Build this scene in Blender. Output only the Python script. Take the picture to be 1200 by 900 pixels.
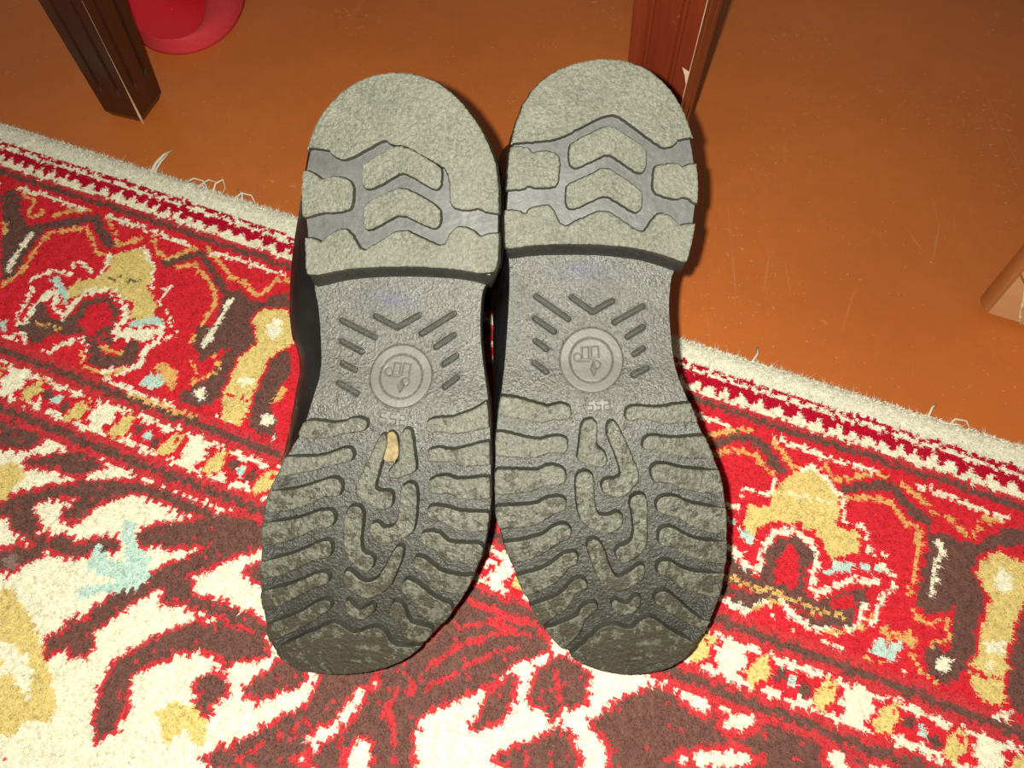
import bpy, math, random
import numpy as np
from mathutils import Vector, Matrix
from mathutils.geometry import tessellate_polygon

scene = bpy.context.scene
for ob in list(bpy.data.objects):
    bpy.data.objects.remove(ob)
col = scene.collection
rng = np.random.default_rng(7)
random.seed(7)

# ------------------------------------------------------------------ camera
CAM_H, PITCH, F_PX = 0.46, math.radians(60.0), 980.0
cam_d = bpy.data.cameras.new('camera')
cam_d.sensor_fit = 'HORIZONTAL'
cam_d.sensor_width = 36.0
cam_d.lens = 36.0 * F_PX / 1200.0
cam_d.clip_start = 0.01
cam = bpy.data.objects.new('camera', cam_d)
cam.location = (0, 0, CAM_H)
cam.rotation_euler = (math.pi / 2 - PITCH, 0, 0)
col.objects.link(cam)
scene.camera = cam

# ------------------------------------------------------------------ light: a phone flash beside the lens, a dim room around it
world = bpy.data.worlds.new('room_light')
world.use_nodes = True
world.node_tree.nodes['Background'].inputs[0].default_value = (1.0, 0.86, 0.70, 1)
world.node_tree.nodes['Background'].inputs[1].default_value = 0.16
scene.world = world
fl = bpy.data.lights.new('flash', 'AREA')
fl.shape = 'DISK'
fl.size = 0.007
fl.energy = 4.1
fl.color = (1.0, 0.97, 0.86)
flash = bpy.data.objects.new('flash', fl)
flash.location = (-0.016, 0.004, CAM_H + 0.004)
flash.rotation_euler = (math.pi / 2 - PITCH + math.radians(2), 0, 0)
col.objects.link(flash)

scene.view_settings.view_transform = 'Standard'
scene.view_settings.look = 'None'
scene.view_settings.gamma = 1.0
scene.view_settings.use_curve_mapping = False
scene.view_settings.exposure = 0.0

# ------------------------------------------------------------------ helpers
def empty(name, loc, rz=0.0):
    o = bpy.data.objects.new(name, None)
    o.empty_display_size = 0.05
    o.location = loc
    o.rotation_euler = (0, 0, rz)
    col.objects.link(o)
    return o

def tag(o, label=None, cat=None, group=None, kind=None):
    if label: o['label'] = label
    if cat: o['category'] = cat
    if group: o['group'] = group
    if kind: o['kind'] = kind
    return o

def mk(name, verts, faces, mat, parent=None, smooth=False, auto=None):
    me = bpy.data.meshes.new(name)
    me.from_pydata([tuple(map(float, v)) for v in verts], [], [tuple(map(int, f)) for f in faces])
    me.validate()
    if mat: me.materials.append(mat)
    if smooth:
        me.polygons.foreach_set('use_smooth', [True] * len(me.polygons))
        if auto is not None:
            me.set_sharp_from_angle(angle=math.radians(auto))
    me.update()
    o = bpy.data.objects.new(name, me)
    col.objects.link(o)
    if parent: o.parent = parent
    return o

def mk_tris(name, V, colors, mat, parent=None, n=3, smooth=False):
    """V: (k, n, 3) array of separate polygons, colors (k, 3)."""
    k = len(V)
    me = bpy.data.meshes.new(name)
    me.vertices.add(k * n)
    me.vertices.foreach_set('co', np.ascontiguousarray(V, dtype=np.float32).reshape(-1))
    me.loops.add(k * n)
    me.loops.foreach_set('vertex_index', np.arange(k * n, dtype=np.int32))
    me.polygons.add(k)
    me.polygons.foreach_set('loop_start', np.arange(0, k * n, n, dtype=np.int32))
    a = me.color_attributes.new('dye', 'FLOAT_COLOR', 'CORNER')
    c = np.ones((k, n, 4), dtype=np.float32)
    c[:, :, :3] = colors[:, None, :]
    a.data.foreach_set('color', c.reshape(-1))
    me.materials.append(mat)
    me.update(calc_edges=True)
    o = bpy.data.objects.new(name, me)
    col.objects.link(o)
    if parent: o.parent = parent
    return o

def tube(pts, rad, sides=6, cap=True):
    pts = [Vector(p) for p in pts]
    V, F = [], []
    for i, p in enumerate(pts):
        d = (pts[min(i + 1, len(pts) - 1)] - pts[max(i - 1, 0)]).normalized()
        a = d.cross(Vector((0.31, 0.2, 0.93))).normalized()
        b = d.cross(a)
        r = rad[i] if hasattr(rad, '__len__') else rad
        for k in range(sides):
            t = 2 * math.pi * k / sides
            V.append(p + a * r * math.cos(t) + b * r * math.sin(t))
    for i in range(len(pts) - 1):
        for k in range(sides):
            F.append((i * sides + k, i * sides + (k + 1) % sides, (i + 1) * sides + (k + 1) % sides, (i + 1) * sides + k))
    if cap:
        F.append(tuple(range(sides))[::-1])
        F.append(tuple((len(pts) - 1) * sides + k for k in range(sides)))
    return V, F

def chaikin(P, it=2):
    P = np.asarray(P, float)
    for _ in range(it):
        Q = np.roll(P, -1, 0)
        P = np.stack([P * .75 + Q * .25, P * .25 + Q * .75], 1).reshape(-1, 2)
    return P

def resample(P, step):
    P = np.asarray(P, float)
    Q = np.vstack([P, P[:1]])
    d = np.r_[0, np.cumsum(np.linalg.norm(np.diff(Q, axis=0), axis=1))]
    n = max(6, int(round(d[-1] / step)))
    t = np.linspace(0, d[-1], n, endpoint=False)
    return np.stack([np.interp(t, d, Q[:, 0]), np.interp(t, d, Q[:, 1])], 1)

def area2(P):
    x, y = P[:, 0], P[:, 1]
    return float(np.sum(x * np.roll(y, -1) - np.roll(x, -1) * y))

def offset(P, d):
    """P counter-clockwise, d > 0 grows it."""
    e = np.roll(P, -1, 0) - np.roll(P, 1, 0)
    n = np.stack([e[:, 1], -e[:, 0]], 1)
    n /= np.maximum(np.linalg.norm(n, axis=1, keepdims=True), 1e-9)
    return P + n * d

def inside(P, x, y):
    c = np.zeros(np.shape(x), bool)
    n = len(P)
    j = n - 1
    for i in range(n):
        xi, yi = P[i]; xj, yj = P[j]
        if yi != yj:
            c ^= ((yi > y) != (yj > y)) & (x < (xj - xi) * (y - yi) / (yj - yi) + xi)
        j = i
    return c

def clamp_to(P, out):
    """move the points of P that lie outside polygon out onto its nearest edge point"""
    P = P.copy()
    ins = inside(out, P[:, 0], P[:, 1])
    for i in np.where(~ins)[0]:
        d = np.linalg.norm(out - P[i], axis=1)
        P[i] = out[d.argmin()]
    keep = [0]
    for i in range(1, len(P)):
        if np.linalg.norm(P[i] - P[keep[-1]]) > .25: keep.append(i)
    return P[keep]

def tri_fill(P, idx):
    t = tessellate_polygon([[Vector((p[0], p[1], 0)) for p in P]])
    return [tuple(idx[k] for k in f) for f in t]

# ------------------------------------------------------------------ materials
def new_mat(name):
    m = bpy.data.materials.new(name)
    m.use_nodes = True
    nt = m.node_tree
    return m, nt, nt.nodes['Principled BSDF']

def N(nt, kind, **kw):
    n = nt.nodes.new(kind)
    for k, v in kw.items():
        if k in n.inputs: n.inputs[k].default_value = v
        else: setattr(n, k, v)
    return n

def ramp(nt, fac, stops):
    r = nt.nodes.new('ShaderNodeValToRGB')
    while len(r.color_ramp.elements) < len(stops): r.color_ramp.elements.new(0.5)
    for e, (p, c) in zip(r.color_ramp.elements, stops):
        e.position = p
        e.color = (c[0], c[1], c[2], 1) if hasattr(c, '__len__') else (c, c, c, 1)
    nt.links.new(fac, r.inputs[0])
    return r.outputs[0]

def mix(nt, fac, a, b, mode='MIX'):
    m = nt.nodes.new('ShaderNodeMix')
    m.data_type = 'RGBA'; m.blend_type = mode
    for sock, v in ((m.inputs[0], fac), (m.inputs[6], a), (m.inputs[7], b)):
        if hasattr(v, 'links') or isinstance(v, bpy.types.NodeSocket): nt.links.new(v, sock)
        elif hasattr(v, '__len__'): sock.default_value = (v[0], v[1], v[2], 1)
        else: sock.default_value = v
    return m.outputs[2]

def coords(nt, scale=(1, 1, 1), obj=True, rot=(0, 0, 0)):
    tc = nt.nodes.new('ShaderNodeTexCoord')
    mp = nt.nodes.new('ShaderNodeMapping')
    mp.inputs['Scale'].default_value = scale
    mp.inputs['Rotation'].default_value = rot
    nt.links.new(tc.outputs['Object'], mp.inputs[0])
    return mp.outputs[0]

def noise(nt, co, scale, detail=3, rough=.55):
    n = N(nt, 'ShaderNodeTexNoise', Scale=scale, Detail=detail, Roughness=rough)
    nt.links.new(co, n.inputs['Vector'])
    return n.outputs[0]

def bump(nt, bsdf, h, strength, dist, prev=None):
    b = N(nt, 'ShaderNodeBump', Strength=strength, Distance=dist)
    nt.links.new(h, b.inputs['Height'])
    if prev: nt.links.new(prev, b.inputs['Normal'])
    nt.links.new(b.outputs[0], bsdf.inputs['Normal'])
    return b.outputs[0]

# painted floor: orange brown gloss paint with specks, scratches and worn patches
def make_floor_mat():
    m, nt, b = new_mat('floor_paint')
    co = coords(nt)
    base = mix(nt, ramp(nt, noise(nt, co, 5, 4), [(.35, 0), (.68, 1)]), (.51, .133, .026), (.60, .166, .033))
    base = mix(nt, ramp(nt, noise(nt, co, 60, 4), [(.4, 0), (.75, .35)]), base, (.45, .135, .036))
    # fine specks
    v = N(nt, 'ShaderNodeTexVoronoi', Scale=150.0, Randomness=1.0)
    nt.links.new(co, v.inputs['Vector'])
    d = ramp(nt, v.outputs['Distance'], [(.06, 1), (.13, 0)])
    gate = ramp(nt, noise(nt, co, 16, 3), [(.44, 0), (.62, 1)])
    sel = nt.nodes.new('ShaderNodeSeparateColor'); nt.links.new(v.outputs['Color'], sel.inputs[0])
    g2 = ramp(nt, sel.outputs[0], [(.45, 0), (.50, 1)])
    f = mix(nt, 1.0, mix(nt, 1.0, d, gate, 'MULTIPLY'), g2, 'MULTIPLY')
    base = mix(nt, mix(nt, 1.0, f, (.75, .75, .75), 'MULTIPLY'), base, (.62, .33, .16))
    v3 = N(nt, 'ShaderNodeTexVoronoi', Scale=330.0, Randomness=1.0); nt.links.new(co, v3.inputs['Vector'])
    sp = nt.nodes.new('ShaderNodeSeparateColor'); nt.links.new(v3.outputs['Color'], sp.inputs[0])
    f3 = mix(nt, 1.0, mix(nt, 1.0, ramp(nt, v3.outputs['Distance'], [(.10, 1), (.26, 0)]), ramp(nt, sp.outputs[1], [(.84, 0), (.93, .8)]), 'MULTIPLY'), ramp(nt, noise(nt, co, 24, 3), [(.40, .15), (.62, 1)]), 'MULTIPLY')
    base = mix(nt, f3, base, (.66, .34, .17))
    # flaky worn spots
    w = mix(nt, 1.0, ramp(nt, noise(nt, co, 190, 3), [(.62, 0), (.68, 1)]), ramp(nt, noise(nt, co, 9, 2), [(.52, 0), (.64, 1)]), 'MULTIPLY')
    base = mix(nt, mix(nt, 1.0, w, (.55, .55, .55), 'MULTIPLY'), base, (.60, .34, .18))
    # thin scratches: stretched voronoi edges in two directions
    for rz, sc in ((.5, 1.0), (-1.1, 1.3), (1.4, .8)):
        c2 = coords(nt, (26 * sc, 3.2 * sc, 1), rot=(0, 0, rz))
        n1 = N(nt, 'ShaderNodeTexVoronoi', feature='DISTANCE_TO_EDGE', Scale=1.0)
        nt.links.new(c2, n1.inputs['Vector'])
        s = mix(nt, 1.0, ramp(nt, n1.outputs['Distance'], [(.0015, 1), (.006, 0)]), ramp(nt, noise(nt, co, 11 * sc, 3), [(.58, 0), (.70, .55)]), 'MULTIPLY')
        base = mix(nt, s, base, (.58, .30, .14))
    nt.links.new(base, b.inputs['Base Color'])
    b.inputs['Roughness'].default_value = .38
    b.inputs['Specular IOR Level'].default_value = .45
    p = bump(nt, b, noise(nt, co, 35, 3), .12, .004)
    bump(nt, b, noise(nt, co, 500, 2), .10, .0008, p)
    return m

def make_wool():
    m, nt, b = new_mat('rug_wool')
    a = N(nt, 'ShaderNodeVertexColor'); a.layer_name = 'dye'
    nt.links.new(a.outputs[0], b.inputs['Base Color'])
    b.inputs['Roughness'].default_value = .95
    b.inputs['Specular IOR Level'].default_value = .08
    return m

def make_rubber(name, c0, c1, dust, rough, grain_scale, grain, dust_lo=.42, dust_hi=.62, spec=.5, soil=False, ink=False, gd=.0012, fine=420):
    m, nt, b = new_mat(name)
    co = coords(nt)
    c = mix(nt, ramp(nt, noise(nt, co, 45, 5, .65), [(.32, 0), (.68, 1)]), c0, c1)
    c = mix(nt, ramp(nt, noise(nt, co, fine, 6, .75), [(dust_lo, 0), (dust_hi, 1)]), c, dust)
    if soil:                              # dark greasy dirt trodden into the toe end
        sx = nt.nodes.new('ShaderNodeSeparateXYZ'); nt.links.new(co, sx.inputs[0])
        ad = N(nt, 'ShaderNodeMath', operation='MULTIPLY_ADD'); nt.links.new(noise(nt, co, 170, 5, .75), ad.inputs[0]); ad.inputs[1].default_value = -.80; sh2 = N(nt, 'ShaderNodeMath', operation='ADD'); nt.links.new(sx.outputs[0], sh2.inputs[0]); sh2.inputs[1].default_value = .360; nt.links.new(sh2.outputs[0], ad.inputs[2])
        c = mix(nt, ramp(nt, ad.outputs[0], [(-.09, .80), (.03, 0)]), c, (.034, .027, .015))
    if ink:                               # tread floor towards the toe is darker and duller than the waist
        sy = nt.nodes.new('ShaderNodeSeparateXYZ'); nt.links.new(co, sy.inputs[0])
        fw = ramp(nt, sy.outputs[0], [(.085, .62), (.132, 0)])
        c = mix(nt, fw, c, (.030, .030, .025))
        at = N(nt, 'ShaderNodeVertexColor'); at.layer_name = 'ink'
        sc_ = nt.nodes.new('ShaderNodeSeparateColor'); nt.links.new(at.outputs[0], sc_.inputs[0])
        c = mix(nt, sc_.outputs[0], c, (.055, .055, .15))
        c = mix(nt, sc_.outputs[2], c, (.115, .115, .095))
        c = mix(nt, sc_.outputs[1], c, (.034, .033, .026))  # pressed lines: less dust, and their shade put into the colour
    nt.links.new(c, b.inputs['Base Color'])
    r = ramp(nt, noise(nt, co, 60, 3), [(.3, rough - .08), (.7, rough + .12)])
    if ink: r = mix(nt, fw, r, (.52, .52, .52))
    if ink: r = mix(nt, sc_.outputs[2], r, (.60, .60, .60))
    nt.links.new(r, b.inputs['Roughness'])
    b.inputs['Specular IOR Level'].default_value = spec
    hg = noise(nt, co, grain_scale, 3, .6)
    if ink:                               # the medallion is smooth
        hg = mix(nt, sc_.outputs[2], hg, (.5, .5, .5))
    p = bump(nt, b, hg, grain, gd)
    bump(nt, b, noise(nt, co, 90, 3), .15, .003, p)
    return m

def make_leather(name, c, rough=.24):
    m, nt, b = new_mat(name)
    co = coords(nt)
    cc = mix(nt, ramp(nt, noise(nt, co, 30, 4), [(.4, 0), (.75, 1)]), c, tuple(min(1, x * 2.2 + .004) for x in c))
    c2 = coords(nt, (420, 40, 120), rot=(.2, .1, .8))
    s = mix(nt, 1.0, ramp(nt, noise(nt, c2, 1.0, 3), [(.66, 0), (.72, .8)]), ramp(nt, noise(nt, co, 40, 2), [(.50, 0), (.62, .8)]), 'MULTIPLY')
    cc = mix(nt, s, cc, (.10, .10, .09))
    nt.links.new(cc, b.inputs['Base Color'])
    b.inputs['Roughness'].default_value = rough
    p = bump(nt, b, noise(nt, co, 300, 3), .12, .0008)
    bump(nt, b, noise(nt, co, 38, 3), .35, .006, p)
    return m

def make_wood(name, dark, light, rough, wear=(.5, .3, .17), wear_amt=.5, stretch=(90, 90, 6)):
    m, nt, b = new_mat(name)
    c = coords(nt, stretch)
    co = coords(nt)
    base = mix(nt, ramp(nt, noise(nt, c, 1.0, 5, .6), [(.3, 0), (.7, 1)]), dark, light)
    sc = mix(nt, 1.0, ramp(nt, noise(nt, co, 260, 3), [(.66, 0), (.72, 1)]), ramp(nt, noise(nt, co, 30, 2), [(.58, 0), (.70, wear_amt)]), 'MULTIPLY')
    base = mix(nt, sc, base, wear)
    nt.links.new(base, b.inputs['Base Color'])
    b.inputs['Roughness'].default_value = rough
    b.inputs['Coat Weight'].default_value = .25
    b.inputs['Coat Roughness'].default_value = .25
    bump(nt, b, noise(nt, c, 1.0, 5), .15, .002)
    return m

def make_plain(name, c, rough, spec=.5, var=.15, scale=60):
    m, nt, b = new_mat(name)
    co = coords(nt)
    n = ramp(nt, noise(nt, co, scale, 4), [(.3, 0), (.7, 1)])
    nt.links.new(mix(nt, n, tuple(x * (1 - var) for x in c), tuple(min(1, x * (1 + var)) for x in c)), b.inputs['Base Color'])
    b.inputs['Roughness'].default_value = rough
    b.inputs['Specular IOR Level'].default_value = spec
    bump(nt, b, noise(nt, co, scale * 6, 3), .1, .001)
    return m

M_floor = make_floor_mat()
M_wool = make_wool()
M_lug = make_rubber('dusty_tread_rubber', (.060, .062, .044), (.106, .109, .079), (.165, .166, .125), .52, 420, .9, .43, .67, .5, soil=True, gd=.0014, fine=560)
M_pad = make_rubber('dusty_heel_rubber', (.085, .089, .068), (.138, .142, .109), (.220, .220, .166), .56, 520, .9, .42, .70, .4, gd=.0013, fine=600)
M_chan = make_rubber('polished_channel_rubber', (.058, .060, .058), (.090, .092, .087), (.115, .115, .105), .46, 300, .12, .42, .8, .45)
M_sole = make_rubber('grained_sole_rubber', (.046, .046, .037), (.076, .076, .063), (.150, .149, .125), .41, 640, 1.0, .42, .66, .72, soil=True, ink=True, gd=.0010, fine=760)
M_side = make_rubber('black_side_rubber', (.016, .016, .014), (.030, .029, .025), (.06, .058, .05), .45, 400, .3, .5, .8, .4)
M_wall = make_rubber('clean_shaded_tread_wall', (.036, .035, .026), (.058, .056, .042), (.095, .092, .070), .5, 500, .3, .5, .8, .4)  # lug and pad walls: undusted rubber, darkened further by painted-in shade
M_leather = make_leather('black_leather', (.0065, .0060, .0060))
M_welt = make_plain('welt_leather', (.035, .016, .012), .5)
M_straw = make_plain('straw_mud', (.27, .20, .10), .85, var=.35, scale=300)
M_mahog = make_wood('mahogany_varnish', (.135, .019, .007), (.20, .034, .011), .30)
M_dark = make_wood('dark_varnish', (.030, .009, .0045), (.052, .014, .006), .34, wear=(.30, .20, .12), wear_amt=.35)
M_bare = make_plain('bare_wood', (.58, .42, .26), .8, var=.25)
M_edge = make_wood('orange_brown_lacquer', (.34, .115, .03), (.42, .15, .042), .35, stretch=(60, 60, 8))
M_tan = make_wood('tan_veneer', (.52, .26, .11), (.62, .34, .155), .5, stretch=(8, 60, 60), wear_amt=.2)
M_plaster = make_plain('crack_filler', (.66, .55, .30), .9, var=.3, scale=400)
M_redfoam = make_plain('matte_red_foam', (.62, .045, .06), .75, .25, .08, 500)
M_redgloss = make_plain('glossy_red_plastic', (.80, .007, .026), .2, .5, .06, 40)

# ------------------------------------------------------------------ floor
fs = 1.6
mk('floor', [(-fs, -.6, 0), (fs, -.6, 0), (fs, 2.2, 0), (-fs, 2.2, 0), (-fs, -.6, -.03), (fs, -.6, -.03), (fs, 2.2, -.03), (-fs, 2.2, -.03)],
   [(0, 1, 2, 3), (7, 6, 5, 4), (0, 4, 5, 1), (1, 5, 6, 2), (2, 6, 7, 3), (3, 7, 4, 0)], M_floor)['kind'] = 'structure'

# ------------------------------------------------------------------ rug
ANG = math.radians(-21.4062)
UD = np.array([math.cos(ANG), math.sin(ANG)])
VD = np.array([math.sin(ANG), -math.cos(ANG)])
RO = np.array([0.0, 0.32646])
def rug_w(u, v):
    """rug millimetres (u along its edge, v inwards from the edge) to the floor plane in metres"""
    return RO[0] + (u * UD[0] + v * VD[0]) / 1000., RO[1] + (u * UD[1] + v * VD[1]) / 1000.

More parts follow.
